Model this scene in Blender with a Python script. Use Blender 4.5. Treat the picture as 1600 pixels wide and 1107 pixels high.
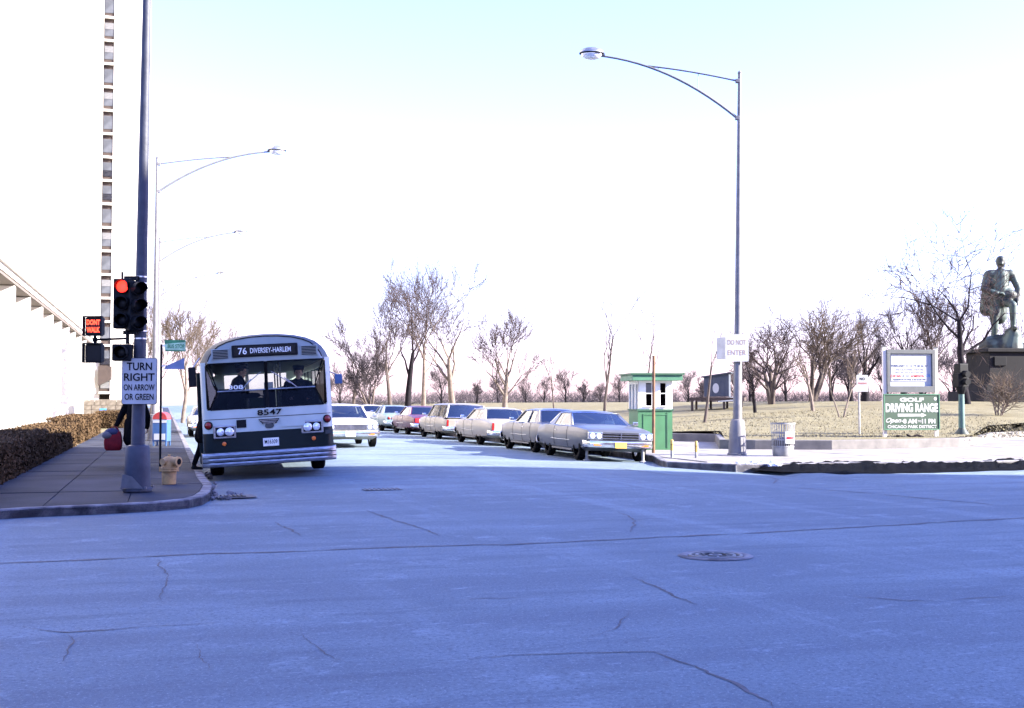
import bpy, bmesh, math, random
from mathutils import Vector, Matrix, Euler, noise as mnoise
R = math.radians
random.seed(7)
for o in list(bpy.data.objects): bpy.data.objects.remove(o, do_unlink=True)
scene = bpy.context.scene
col = scene.collection

# ---------------------------------------------------------------- camera
FPX, HORIZ, EYE = 1900.0, 626.0, 1.6            # focal length and horizon line in photo pixels (1600 wide)
cam = bpy.data.cameras.new('camera'); cam.sensor_width = 36.0; cam.lens = FPX/1600*36
cam.clip_start = 0.1; cam.clip_end = 5000
camo = bpy.data.objects.new('camera', cam); col.objects.link(camo)
PITCH = math.atan((HORIZ-553.5)/FPX)
camo.location = (0, 0, EYE); camo.rotation_euler = (R(90)+PITCH, 0, 0)
scene.camera = camo
# ---------------------------------------------------------------- sky, sun, exposure
SUN_EL, SUN_AZ = R(24), R(100.5)                 # sun low, far to the right and a little behind the camera
w = bpy.data.worlds.new('World'); scene.world = w; w.use_nodes = True
nt = w.node_tree; bg = nt.nodes['Background']
sky = nt.nodes.new('ShaderNodeTexSky'); sky.sky_type = 'NISHITA'; sky.sun_disc = False
sky.sun_elevation = SUN_EL; sky.sun_rotation = SUN_AZ
sky.air_density = 1.5; sky.dust_density = 0.6; sky.ozone_density = 7.0
cast = nt.nodes.new('ShaderNodeMix'); cast.data_type = 'RGBA'; cast.blend_type = 'MULTIPLY'; cast.inputs[0].default_value = 1.0
cast.inputs[7].default_value = (1.14, 0.90, 1.42, 1)                 # cold winter cast over the whole sky
nt.links.new(sky.outputs[0], cast.inputs[6]); nt.links.new(cast.outputs[2], bg.inputs[0]); bg.inputs[1].default_value = 0.10
sl = bpy.data.lights.new('sun', 'SUN'); sl.energy = 5.0; sl.angle = R(0.5); sl.color = (1.0, 0.93, 0.82)
so = bpy.data.objects.new('sun', sl); col.objects.link(so)
SD = Vector((math.cos(SUN_EL)*math.sin(SUN_AZ), math.cos(SUN_EL)*math.cos(SUN_AZ), math.sin(SUN_EL)))
so.rotation_euler = SD.to_track_quat('Z', 'Y').to_euler(); so.location = (40, -40, 40)
scene.view_settings.view_transform = 'Standard'; scene.view_settings.look = 'None'
scene.view_settings.exposure = 2.65; scene.view_settings.gamma = 1.0

# ---------------------------------------------------------------- coordinates
TH = math.atan(542/FPX)                           # the side street runs this far left of the view axis
DV = Vector((-math.sin(TH), math.cos(TH), 0)); NV = Vector((math.cos(TH), math.sin(TH), 0))
ST_ROT = math.atan2(DV.y, DV.x)                   # rotation that turns local +X along the street (away)
def S(u, v, z=0.0): p = DV*u + NV*v; return Vector((p.x, p.y, z))
def uv(p): p = Vector((p[0], p[1], 0)); return p.dot(DV), p.dot(NV)
CP, SP = math.cos(PITCH), math.sin(PITCH)
def ray(px, py):
    x, y = (px-800)/FPX, (553.5-py)/FPX
    return Vector((x, CP - y*SP, SP + y*CP))
def G(px, py, z=0.0):
    r = ray(px, py); t = (z-EYE)/r.z; return Vector((r.x*t, r.y*t, z))
def atY(px, py, Y): r = ray(px, py); t = Y/r.y; return Vector((r.x*t, Y, EYE+r.z*t))
def sm(a, b, x): t = max(0, min(1, (x-a)/(b-a))); return t*t*(3-2*t)
def zroad(x, y):
    u, v = uv((x, y))
    if v < 0.2 or v > 13.4: return 0.0
    return (0.07 - 0.14*((v-6.85)/6.1)**2)*sm(17, 26, u)

# ---------------------------------------------------------------- mesh helpers
class MB:
    def __init__(s): s.v = []; s.f = []
    def add(s, vs, fs):
        n = len(s.v); s.v += [tuple(p) for p in vs]; s.f += [tuple(i+n for i in f) for f in fs]; return s
    def box(s, c, d, m=None):
        hx, hy, hz = d[0]/2, d[1]/2, d[2]/2; c = Vector(c)
        vs = [Vector((x, y, z)) for x in (-hx, hx) for y in (-hy, hy) for z in (-hz, hz)]
        vs = [(m @ p if m else p)+c for p in vs]
        return s.add(vs, [(0,1,3,2),(4,6,7,5),(0,4,5,1),(2,3,7,6),(0,2,6,4),(1,5,7,3)])
    def prism(s, poly, z0, z1):                    # poly in xy
        n = len(poly)
        vs = [(p[0], p[1], z0) for p in poly]+[(p[0], p[1], z1) for p in poly]
        fs = [tuple(reversed(range(n))), tuple(range(n, 2*n))]+[(i, (i+1)%n, (i+1)%n+n, i+n) for i in range(n)]
        return s.add(vs, fs)
    def plate(s, pts, nrm, t):                     # polygon in space, thickened along nrm
        n = len(pts); k = Vector(nrm).normalized()*t
        vs = [Vector(p) for p in pts]+[Vector(p)+k for p in pts]
        return s.add(vs, [tuple(reversed(range(n))), tuple(range(n, 2*n))]+[(i, (i+1)%n, (i+1)%n+n, i+n) for i in range(n)])
    def ring(s, c, ax, r, n):
        ax = Vector(ax).normalized(); a = ax.orthogonal().normalized(); b = ax.cross(a)
        return [Vector(c)+(a*math.cos(2*math.pi*i/n)+b*math.sin(2*math.pi*i/n))*r for i in range(n)]
    def tube(s, pts, rs, n=8, cap=True):
        pts = [Vector(p) for p in pts]
        if not isinstance(rs, (list, tuple)): rs = [rs]*len(pts)
        vs = []; a = None
        for i, p in enumerate(pts):
            t = (pts[min(i+1, len(pts)-1)]-pts[max(i-1, 0)]).normalized()
            if a is None: a = t.orthogonal().normalized()
            else: a = (a-t*a.dot(t)).normalized()
            b = t.cross(a)
            vs += [p+(a*math.cos(2*math.pi*k/n)+b*math.sin(2*math.pi*k/n))*rs[i] for k in range(n)]
        fs = [(i*n+k, i*n+(k+1)%n, (i+1)*n+(k+1)%n, (i+1)*n+k) for i in range(len(pts)-1) for k in range(n)]
        if cap: fs += [tuple(reversed(range(n))), tuple(range((len(pts)-1)*n, len(pts)*n))]
        return s.add(vs, fs)
    def lathe(s, prof, n=20, c=(0,0,0), m=None, cap=True):   # prof: (r, z)
        c = Vector(c); vs = []
        for r, z in prof:
            for k in range(n):
                p = Vector((r*math.cos(2*math.pi*k/n), r*math.sin(2*math.pi*k/n), z)); vs.append((m @ p if m else p)+c)
        fs = [(i*n+k, i*n+(k+1)%n, (i+1)*n+(k+1)%n, (i+1)*n+k) for i in range(len(prof)-1) for k in range(n)]
        if cap: fs += [tuple(reversed(range(n))), tuple(range((len(prof)-1)*n, len(prof)*n))]
        return s.add(vs, fs)
    def loft(s, secs, closed=False, caps=False):
        n = len(secs[0]); vs = [p for q in secs for p in q]; fs = []
        for i in range(len(secs)-1):
            for k in range(n if closed else n-1):
                fs.append((i*n+k, i*n+(k+1)%n, (i+1)*n+(k+1)%n, (i+1)*n+k))
        if caps: fs += [tuple(reversed(range(n))), tuple(range((len(secs)-1)*n, len(secs)*n))]
        return s.add(vs, fs)
    def ball(s, c, rad, n=14, k=9, m=None):
        rx, ry, rz = rad if isinstance(rad, (tuple, list)) else (rad,)*3
        prof = [(math.sin(math.pi*i/k), -math.cos(math.pi*i/k)) for i in range(k+1)]
        prof[0] = (0.02, -1); prof[-1] = (0.02, 1)
        mm = Matrix.Diagonal((rx, ry, rz)); mm = (m @ mm) if m else mm
        return s.lathe(prof, n, c, mm)
    def mesh(s, name):
        me = bpy.data.meshes.new(name); me.from_pydata([tuple(p) for p in s.v], [], s.f); return me
    def build(s, name, mat=None, parent=None, smooth=None, bevel=0, fix=True):
        me = s.mesh(name)
        if fix:
            bm = bmesh.new(); bm.from_mesh(me); bmesh.ops.recalc_face_normals(bm, faces=bm.faces)
            if bevel:
                es = [e for e in bm.edges if len(e.link_faces) == 2 and e.calc_face_angle(0) > 0.6]
                bmesh.ops.bevel(bm, geom=es, offset=bevel, segments=2, profile=0.6, affect='EDGES', clamp_overlap=True)
            bm.to_mesh(me); bm.free()
        return link(name, me, mat, parent, smooth)
def link(name, me, mat=None, parent=None, smooth=None):
    o = bpy.data.objects.new(name, me); col.objects.link(o)
    if mat and not me.materials: me.materials.append(M[mat] if isinstance(mat, str) else mat)
    if smooth:
        me.shade_smooth(); me.set_sharp_from_angle(angle=R(smooth))
    if parent: o.parent = parent
    return o
def tag(o, label=None, cat=None, group=None, kind=None):
    if label: o['label'] = label
    if cat: o['category'] = cat
    if group: o['group'] = group
    if kind: o['kind'] = kind
    return o
def thing(name, label, cat, loc=(0,0,0), rz=0.0, group=None):
    o = bpy.data.objects.new(name, None); col.objects.link(o); o.empty_display_size = 0.2
    o.location = loc; o.rotation_euler = (0, 0, rz); return tag(o, label, cat, group)
def baked(o):                                      # apply modifiers
    dg = bpy.context.evaluated_depsgraph_get(); dg.update()
    me = bpy.data.meshes.new_from_object(o.evaluated_get(dg)); o.modifiers.clear(); old = o.data; o.data = me
    if old.users == 0: bpy.data.meshes.remove(old)
    return o
def lettering(body, h, loc, rot, mat, parent, width=None, bold=0.0, shear=0.0, name='lettering', align='CENTER', ext=0.0):
    cu = bpy.data.curves.new('t', 'FONT'); cu.body = body; cu.size = 1; cu.align_x = align; cu.align_y = 'CENTER'
    cu.offset = bold; cu.shear = shear; cu.resolution_u = 3; cu.extrude = ext
    t = bpy.data.objects.new('t', cu); col.objects.link(t)
    dg = bpy.context.evaluated_depsgraph_get(); dg.update()
    me = bpy.data.meshes.new_from_object(t.evaluated_get(dg)); bpy.data.objects.remove(t)
    ys = [v.co.y for v in me.vertices]; xs = [v.co.x for v in me.vertices]
    cy = (max(ys)+min(ys))/2; cx = (max(xs)+min(xs))/2 if align == 'CENTER' else 0
    k = h/(max(ys)-min(ys)); kx = width/(max(xs)-min(xs)) if width else k
    for v in me.vertices: v.co.x = (v.co.x-cx)*kx; v.co.y = (v.co.y-cy)*k
    o = link(name, me, mat, parent); o.location = loc; o.rotation_euler = rot; return o
def clip(poly, x0, x1, y0, y1):
    def cut(pl, f, inter):
        out = []
        for i in range(len(pl)):
            a, b = pl[i-1], pl[i]
            if f(b):
                if not f(a): out.append(inter(a, b))
                out.append(b)
            elif f(a): out.append(inter(a, b))
        return out
    def ix(c): return lambda a, b: (c, a[1]+(b[1]-a[1])*(c-a[0])/(b[0]-a[0]))
    def iy(c): return lambda a, b: (a[0]+(b[0]-a[0])*(c-a[1])/(b[1]-a[1]), c)
    for f, g in ((lambda p: p[0] >= x0, ix(x0)), (lambda p: p[0] <= x1, ix(x1)), (lambda p: p[1] >= y0, iy(y0)), (lambda p: p[1] <= y1, iy(y1))):
        if not poly: return []
        poly = cut(poly, f, g)
    out = []
    for p in poly:
        if not out or (abs(p[0]-out[-1][0])+abs(p[1]-out[-1][1])) > 1e-4: out.append(p)
    if len(out) > 1 and abs(out[0][0]-out[-1][0])+abs(out[0][1]-out[-1][1]) < 1e-4: out.pop()
    return out
def area(p): return abs(sum(p[i-1][0]*p[i][1]-p[i][0]*p[i-1][1] for i in range(len(p))))/2

# ---------------------------------------------------------------- materials
M = {}
def mat(name, c, rough=0.6, metal=0.0, var=0.12, scale=6.0, bump=0.0, bscale=40.0, c2=None, spec=None, coat=0.0, coords='Object', detail=6, lo=0.35, hi=0.65, stretch=None):
    m = bpy.data.materials.new(name); m.use_nodes = True; t = m.node_tree; b = t.nodes['Principled BSDF']
    b.inputs['Roughness'].default_value = rough; b.inputs['Metallic'].default_value = metal
    if spec is not None: b.inputs['Specular IOR Level'].default_value = spec
    if coat: b.inputs['Coat Weight'].default_value = coat; b.inputs['Coat Roughness'].default_value = 0.08
    tc = t.nodes.new('ShaderNodeTexCoord'); src = tc.outputs[coords]
    if stretch:
        mp = t.nodes.new('ShaderNodeMapping'); mp.inputs['Scale'].default_value = stretch[0]; mp.inputs['Rotation'].default_value = (0, 0, stretch[1])
        t.links.new(src, mp.inputs[0]); src = mp.outputs[0]
    n = t.nodes.new('ShaderNodeTexNoise'); n.inputs['Scale'].default_value = scale; n.inputs['Detail'].default_value = detail
    t.links.new(src, n.inputs[0])
    rp = t.nodes.new('ShaderNodeValToRGB'); rp.color_ramp.elements[0].position = lo; rp.color_ramp.elements[1].position = hi
    d = c2 if c2 else tuple(x*(1-var) for x in c); e = c if c2 else tuple(min(1, x*(1+var)) for x in c)
    rp.color_ramp.elements[0].color = (*d, 1); rp.color_ramp.elements[1].color = (*e, 1)
    t.links.new(n.outputs[0], rp.inputs[0]); t.links.new(rp.outputs[0], b.inputs['Base Color'])
    if bump:
        n2 = t.nodes.new('ShaderNodeTexNoise'); n2.inputs['Scale'].default_value = bscale; n2.inputs['Detail'].default_value = 5
        t.links.new(src, n2.inputs[0])
        bp = t.nodes.new('ShaderNodeBump'); bp.inputs['Strength'].default_value = bump; bp.inputs['Distance'].default_value = 0.02
        t.links.new(n2.outputs[0], bp.inputs['Height']); t.links.new(bp.outputs[0], b.inputs['Normal'])
    M[name] = m; return m
def glass(name, tint, alpha, rough=0.03, ior=1.5):
    m = bpy.data.materials.new(name); m.use_nodes = True; t = m.node_tree; t.nodes.clear()
    o = t.nodes.new('ShaderNodeOutputMaterial'); tr = t.nodes.new('ShaderNodeBsdfTransparent'); gl = t.nodes.new('ShaderNodeBsdfGlossy')
    tr.inputs[0].default_value = (*tint, 1); gl.inputs['Roughness'].default_value = rough
    n = t.nodes.new('ShaderNodeTexNoise'); n.inputs['Scale'].default_value = 3
    mr = t.nodes.new('ShaderNodeMapRange'); mr.inputs['To Min'].default_value = rough; mr.inputs['To Max'].default_value = rough+0.05
    t.links.new(n.outputs[0], mr.inputs[0]); t.links.new(mr.outputs[0], gl.inputs['Roughness'])
    fr = t.nodes.new('ShaderNodeFresnel'); fr.inputs[0].default_value = ior
    ad = t.nodes.new('ShaderNodeMath'); ad.operation = 'ADD'; ad.inputs[1].default_value = alpha; ad.use_clamp = True
    mx = t.nodes.new('ShaderNodeMixShader'); t.links.new(fr.outputs[0], ad.inputs[0]); t.links.new(ad.outputs[0], mx.inputs[0])
    t.links.new(tr.outputs[0], mx.inputs[1]); t.links.new(gl.outputs[0], mx.inputs[2]); t.links.new(mx.outputs[0], o.inputs[0]); M[name] = m
def emit(name, c, s):
    m = bpy.data.materials.new(name); m.use_nodes = True; b = m.node_tree.nodes['Principled BSDF']
    b.inputs['Base Color'].default_value = (*[x*0.5 for x in c], 1); b.inputs['Emission Color'].default_value = (*c, 1); b.inputs['Emission Strength'].default_value = s
    M[name] = m
CROSS = math.atan2(NV.y, NV.x)
def road_mat():
    m = bpy.data.materials.new('road'); m.use_nodes = True; t = m.node_tree; b = t.nodes['Principled BSDF']
    tc = t.nodes.new('ShaderNodeTexCoord'); L = t.links.new
    def noise(sc, det, stretch=None, rot=0, rough=0.55):
        n = t.nodes.new('ShaderNodeTexNoise'); n.inputs['Scale'].default_value = sc; n.inputs['Detail'].default_value = det; n.inputs['Roughness'].default_value = rough
        if stretch:
            r = t.nodes.new('ShaderNodeMapping'); r.inputs['Rotation'].default_value = (0, 0, -rot); L(tc.outputs['Object'], r.inputs[0])
            mp = t.nodes.new('ShaderNodeMapping'); mp.inputs['Scale'].default_value = stretch; L(r.outputs[0], mp.inputs[0]); L(mp.outputs[0], n.inputs[0])
        else: L(tc.outputs['Object'], n.inputs[0])
        return n.outputs[0]
    def mixc(f, a, bb, blend='MIX'):
        x = t.nodes.new('ShaderNodeMix'); x.data_type = 'RGBA'; x.blend_type = blend
        (L(f, x.inputs[0]) if not isinstance(f, float) else setattr(x.inputs[0], 'default_value', f))
        for k, q in ((6, a), (7, bb)):
            if isinstance(q, tuple): x.inputs[k].default_value = (*q, 1)
            else: L(q, x.inputs[k])
        return x.outputs[2]
    def ramp(f, lo, hi):
        r = t.nodes.new('ShaderNodeMapRange'); r.inputs[1].default_value = lo; r.inputs[2].default_value = hi; L(f, r.inputs[0]); return r.outputs[0]
    base = mixc(ramp(noise(0.30, 8, rough=.62), .36, .62), (0.069, 0.101, 0.129), (0.121, 0.167, 0.202))
    base = mixc(ramp(noise(0.9, 7, (0.06, 1.0, 1), CROSS, .6), .46, .60), base, (0.073, 0.103, 0.135))
    base = mixc(ramp(noise(0.7, 7, (1.0, 0.05, 1), CROSS+R(3), .6), .54, .70), base, (0.147, 0.198, 0.234))
    base = mixc(ramp(noise(2.2, 8, (0.16, 1.0, 1), CROSS, .7), .54, .66), base, (0.057, 0.083, 0.113))
    base = mixc(ramp(noise(1.1, 9, rough=.75), .56, .68), base, (0.158, 0.211, 0.247))
    base = mixc(ramp(noise(5.0, 8, (0.35, 1.0, 1), CROSS+R(8), .75), .57, .68), base, (0.153, 0.206, 0.242))
    base = mixc(ramp(noise(9.0, 8, rough=.8), .60, .70), base, (0.045, 0.064, 0.093))
    base = mixc(ramp(noise(26, 4, rough=.75), .50, .64), base, (0.050, 0.071, 0.099))
    base = mixc(ramp(noise(45, 3, rough=.8), .56, .68), base, (0.193, 0.250, 0.293))
    L(base, b.inputs['Base Color']); b.inputs['Roughness'].default_value = 0.82
    bp = t.nodes.new('ShaderNodeBump'); bp.inputs['Strength'].default_value = 0.5; bp.inputs['Distance'].default_value = 0.012
    L(noise(70, 4, rough=.8), bp.inputs['Height']); L(bp.outputs[0], b.inputs['Normal']); M['road'] = m
road_mat()
mat('ground', (.16,.15,.11), .95, scale=.2)
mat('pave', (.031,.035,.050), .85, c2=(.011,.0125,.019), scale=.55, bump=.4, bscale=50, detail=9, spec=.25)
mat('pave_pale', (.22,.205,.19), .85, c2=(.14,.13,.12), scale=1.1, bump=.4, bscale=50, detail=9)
mat('kerb', (.17,.165,.18), .85, c2=(.05,.047,.055), scale=4.0, bump=.6, bscale=30, detail=9, lo=.38, hi=.60)
mat('kerb_wall', (.13,.12,.115), .85, c2=(.085,.08,.08), scale=3, bump=.4)
def lawn_mat():
    m = bpy.data.materials.new('lawn'); m.use_nodes = True; t = m.node_tree; b = t.nodes['Principled BSDF']; L = t.links.new
    tc = t.nodes.new('ShaderNodeTexCoord'); b.inputs['Roughness'].default_value = .95; b.inputs['Specular IOR Level'].default_value = .1
    def lay(prev, c, sc, lo, hi, st=None, det=10, rough=.65):
        n = t.nodes.new('ShaderNodeTexNoise'); n.inputs['Scale'].default_value = sc; n.inputs['Detail'].default_value = det; n.inputs['Roughness'].default_value = rough
        if st: mp = t.nodes.new('ShaderNodeMapping'); mp.inputs['Scale'].default_value = st; L(tc.outputs['Object'], mp.inputs[0]); L(mp.outputs[0], n.inputs[0])
        else: L(tc.outputs['Object'], n.inputs[0])
        r = t.nodes.new('ShaderNodeMapRange'); r.inputs[1].default_value = lo; r.inputs[2].default_value = hi; L(n.outputs[0], r.inputs[0])
        x = t.nodes.new('ShaderNodeMix'); x.data_type = 'RGBA'; L(r.outputs[0], x.inputs[0]); x.inputs[7].default_value = (*c, 1)
        if isinstance(prev, tuple): x.inputs[6].default_value = (*prev, 1)
        else: L(prev, x.inputs[6])
        return x.outputs[2]
    c = lay((.112,.098,.056), (.205,.184,.110), 1.6, .3, .68)
    c = lay(c, (.152,.132,.074), .22, .45, .62); c = lay(c, (.075,.060,.036), .8, .60, .70, (.35, 1.2, 1))
    c = lay(c, (.22,.225,.24), .33, .66, .74, (.4, 1.3, 1)); c = lay(c, (.085,.073,.046), 14, .56, .70)
    L(c, b.inputs['Base Color'])
    n2 = t.nodes.new('ShaderNodeTexNoise'); n2.inputs['Scale'].default_value = 18; n2.inputs['Detail'].default_value = 6; L(tc.outputs['Object'], n2.inputs[0])
    bp = t.nodes.new('ShaderNodeBump'); bp.inputs['Strength'].default_value = 1; bp.inputs['Distance'].default_value = .04; L(n2.outputs[0], bp.inputs['Height']); L(bp.outputs[0], b.inputs['Normal']); M['lawn'] = m
lawn_mat()
mat('straw', (.17,.152,.098), .9, var=.3, scale=3, spec=.1)
mat('crack', (.055,.05,.06), .8, var=.4, scale=8)
mat('slush', (.0028,.0028,.0034), .95, c2=(.0012,.0012,.0015), scale=7, bump=1.0, bscale=18, detail=9, spec=.03)
mat('snow', (.62,.64,.70), .7, c2=(.40,.42,.48), scale=9, bump=.8, bscale=20)
mat('white_stone', (.55,.52,.48), .75, c2=(.48,.455,.42), scale=.6)
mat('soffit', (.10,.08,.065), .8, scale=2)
mat('tan_stone', (.17,.145,.115), .9, c2=(.11,.09,.07), scale=2.5, bump=.5, bscale=12)
mat('window_grey', (.07,.075,.085), .25, scale=.7, var=.3, spec=.5)
mat('window_dark', (.012,.012,.016), .2, scale=.7, var=.3, spec=.5)
mat('curtain', (.13,.13,.135), .8, scale=3)
mat('brown', (.045,.03,.024), .8, scale=3)
mat('hedge', (.110,.070,.036), .9, c2=(.038,.023,.012), scale=3, spec=.1)
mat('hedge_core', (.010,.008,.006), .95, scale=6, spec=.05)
mat('steel', (.12,.12,.13), .5, .35, c2=(.08,.08,.09), scale=5, bump=.1)
mat('lamp_grey', (.15,.145,.15), .55, .1, c2=(.11,.107,.113), scale=4)
mat('pole_blue', (.034,.038,.058), .6, .1, c2=(.020,.023,.038), scale=5, bump=.25, bscale=14)
mat('pole_primer', (.12,.115,.12), .8, c2=(.08,.076,.08), scale=6)
mat('signal', (.0045,.0055,.0075), .6, scale=6, var=.3, spec=.15)
mat('signal_lens_dark', (.003,.003,.004), .4, scale=6, spec=.2)
mat('strap', (.62,.62,.62), .35, .8, scale=6)
emit('red_on', (1.0, .02, .012), 1.1)
emit('walk_on', (1.0, .06, .02), .75)
mat('sign_white', (.40,.40,.40), .55, c2=(.32,.32,.32), scale=4, spec=.2)
mat('sign_ink', (.004,.004,.005), .7, scale=6, spec=.15)
mat('sign_green', (.04,.22,.08), .5, scale=6, var=.3)
mat('sign_mint', (.42,.62,.36), .5, scale=7, var=.2)
mat('sign_blue', (.16,.20,.30), .5, scale=6)
mat('bright_blue', (.05,.20,.55), .5, scale=6)
mat('red_paint', (.30,.025,.018), .45, scale=6, var=.2)
mat('mail_blue', (.035,.085,.20), .45, scale=6)
mat('hydrant', (.50,.29,.10), .65, c2=(.30,.17,.07), scale=9, bump=.3)
mat('coat_black', (.0022,.0022,.003), .95, var=.3, scale=12, bump=.3, bscale=60, spec=.08)
mat('trousers', (.002,.002,.0026), .95, var=.3, scale=12, spec=.08)
mat('coat_navy', (.005,.006,.013), .95, var=.3, scale=12, spec=.1)
mat('shoe', (.002,.002,.002), .6, scale=9, spec=.2)
mat('skin', (.42,.25,.18), .55, scale=14, var=.08)
mat('hair', (.025,.018,.014), .8, scale=30)
mat('bag_red', (.20,.010,.014), .7, c2=(.10,.005,.01), scale=7, spec=.15)
mat('bag_blue', (.010,.014,.05), .7, scale=7)
mat('parcel', (.10,.09,.09), .8, scale=6)
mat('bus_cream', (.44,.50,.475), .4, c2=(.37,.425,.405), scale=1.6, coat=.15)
mat('bus_green', (.003,.009,.011), .45, c2=(.005,.012,.014), scale=2, spec=.15)
mat('bus_roof', (.045,.053,.058), .5, c2=(.03,.036,.04), scale=1.2)
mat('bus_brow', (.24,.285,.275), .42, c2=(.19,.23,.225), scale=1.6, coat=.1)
mat('bus_dark', (.005,.0055,.007), .7, scale=6, spec=.2)
mat('bus_inside', (.05,.055,.06), .8, scale=3, spec=.2)
mat('seat_green', (.014,.026,.022), .7, scale=5, spec=.2)
mat('alu', (.34,.35,.37), .36, .7, c2=(.20,.205,.225), scale=7, stretch=((1,1,6),0))
mat('chrome', (.80,.80,.82), .14, .95, c2=(.60,.60,.63), scale=8)
mat('rubber', (.004,.004,.0045), .9, scale=12, bump=.2, spec=.1)
mat('rubber_black', (.003,.003,.004), .8, scale=12, spec=.15)
mat('dest_black', (.003,.0035,.005), .35, scale=6, spec=.2)
mat('dest_white', (.75,.76,.72), .6, scale=6)
mat('lamp_lens', (.75,.77,.80), .12, .3, scale=20, var=.2)
mat('red_lens', (.22,.008,.008), .25, scale=10)
mat('red_lens_bright', (.55,.02,.03), .25, scale=10)
mat('orange_lens', (.75,.16,.02), .3, scale=10)
mat('plate_white', (.68,.68,.64), .5, scale=10)
mat('plate_orange', (.72,.40,.06), .5, scale=10)
glass('glass', (.80,.86,.86), .02); glass('glass_dark', (.10,.11,.13), .0, .03, 1.25); glass('glass_car', (.66,.76,.76), .13)
mat('car_floor', (.008,.008,.009), .9, scale=6, spec=.1)
mat('booth_white', (.78,.76,.70), .6, c2=(.68,.66,.60), scale=2.5)
mat('booth_green', (.042,.15,.062), .55, c2=(.034,.12,.05), scale=2.5)
mat('booth_trim', (.055,.16,.09), .55, scale=3)
mat('booth_dark_green', (.022,.08,.04), .6, scale=3)
mat('dark_inside', (.006,.006,.006), .9, scale=3, spec=.1)
mat('rust_pole', (.15,.068,.028), .8, c2=(.09,.045,.025), scale=5)
mat('post_yellow', (.32,.21,.04), .6, scale=6, var=.2)
mat('post_white', (.26,.25,.235), .6, scale=6, var=.2)
mat('basket', (.28,.28,.28), .5, .3, c2=(.18,.18,.185), scale=5)
mat('board_grey', (.075,.08,.08), .6, scale=4)
mat('board_paper', (.30,.33,.38), .5, scale=2, var=.03)
mat('board_green', (.028,.058,.034), .55, c2=(.035,.068,.042), scale=2.2)
mat('white_paint', (.42,.42,.40), .5, scale=6, var=.05)
mat('text_red', (.30,.008,.012), .7, scale=6, spec=.1)
mat('text_blue', (.04,.055,.12), .7, scale=6, spec=.1)
mat('text_faint', (.14,.15,.22), .7, scale=6, spec=.1)
mat('text_pale', (.22,.15,.13), .6, scale=6)
mat('signal_green', (.012,.025,.02), .6, scale=6)
mat('teal_pole', (.045,.10,.09), .6, scale=6)
mat('bronze', (.045,.072,.066), .6, .15, c2=(.008,.012,.012), scale=1.5, detail=9, lo=.42, hi=.58)
mat('plinth', (.010,.0095,.011), .7, c2=(.006,.0055,.0065), scale=1.2, spec=.2)
mat('bark', (.075,.056,.048), .9, c2=(.045,.034,.03), scale=5, bump=.6)
mat('bark_pale', (.15,.118,.095), .9, c2=(.09,.07,.058), scale=5, bump=.6)
mat('bark_dark', (.018,.015,.018), .9, c2=(.010,.009,.011), scale=5, bump=.6, spec=.1)
mat('twig', (.058,.043,.041), .9, scale=3, spec=.1)
mat('twig_mauve', (.052,.044,.050), .9, scale=3, spec=.1)
mat('twig_tan', (.105,.08,.062), .9, scale=3, spec=.1)
mat('blue_shed', (.055,.065,.085), .7, c2=(.04,.05,.07), scale=2)
mat('iron', (.010,.010,.011), .7, .3, c2=(.022,.021,.023), scale=9)
mat('brick', (.28,.15,.10), .9, c2=(.20,.10,.07), scale=3)

# ================================================================ THE SETTING
def offset(pl, d):                                 # offset an open polyline to its left by d
    out = []
    for i, p in enumerate(pl):
        a = Vector(pl[max(i-1, 0)][:2]); b = Vector(pl[min(i+1, len(pl)-1)][:2]); t = (b-a).normalized()
        out.append((p[0]-t.y*d, p[1]+t.x*d))
    return out
def strip(name, pl, wd, z0, z1, m, parent=None, bevel=0.02, zfun=None):
    q = offset(pl, wd); secs = []
    for a, b in zip(pl, q):
        d = zfun(*a) if zfun else 0
        secs.append([(a[0], a[1], z0), (a[0], a[1], z1+d), (b[0], b[1], z1+d), (b[0], b[1], z0)])
    return MB().loft(secs, True, True).build(name, m, parent, bevel=bevel)
def resample(pl, step):
    out = [pl[0]]
    for a, b in zip(pl, pl[1:]):
        n = max(1, int(math.dist(a[:2], b[:2])/step))
        for i in range(1, n+1): out.append((a[0]+(b[0]-a[0])*i/n, a[1]+(b[1]-a[1])*i/n))
    return out
g = MB(); g.add([(-2500,-2500,-.35),(2500,-2500,-.35),(2500,2500,-.35),(-2500,2500,-.35)], [(0,1,2,3)])
tag(g.build('ground', 'ground'), kind='structure')
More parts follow.
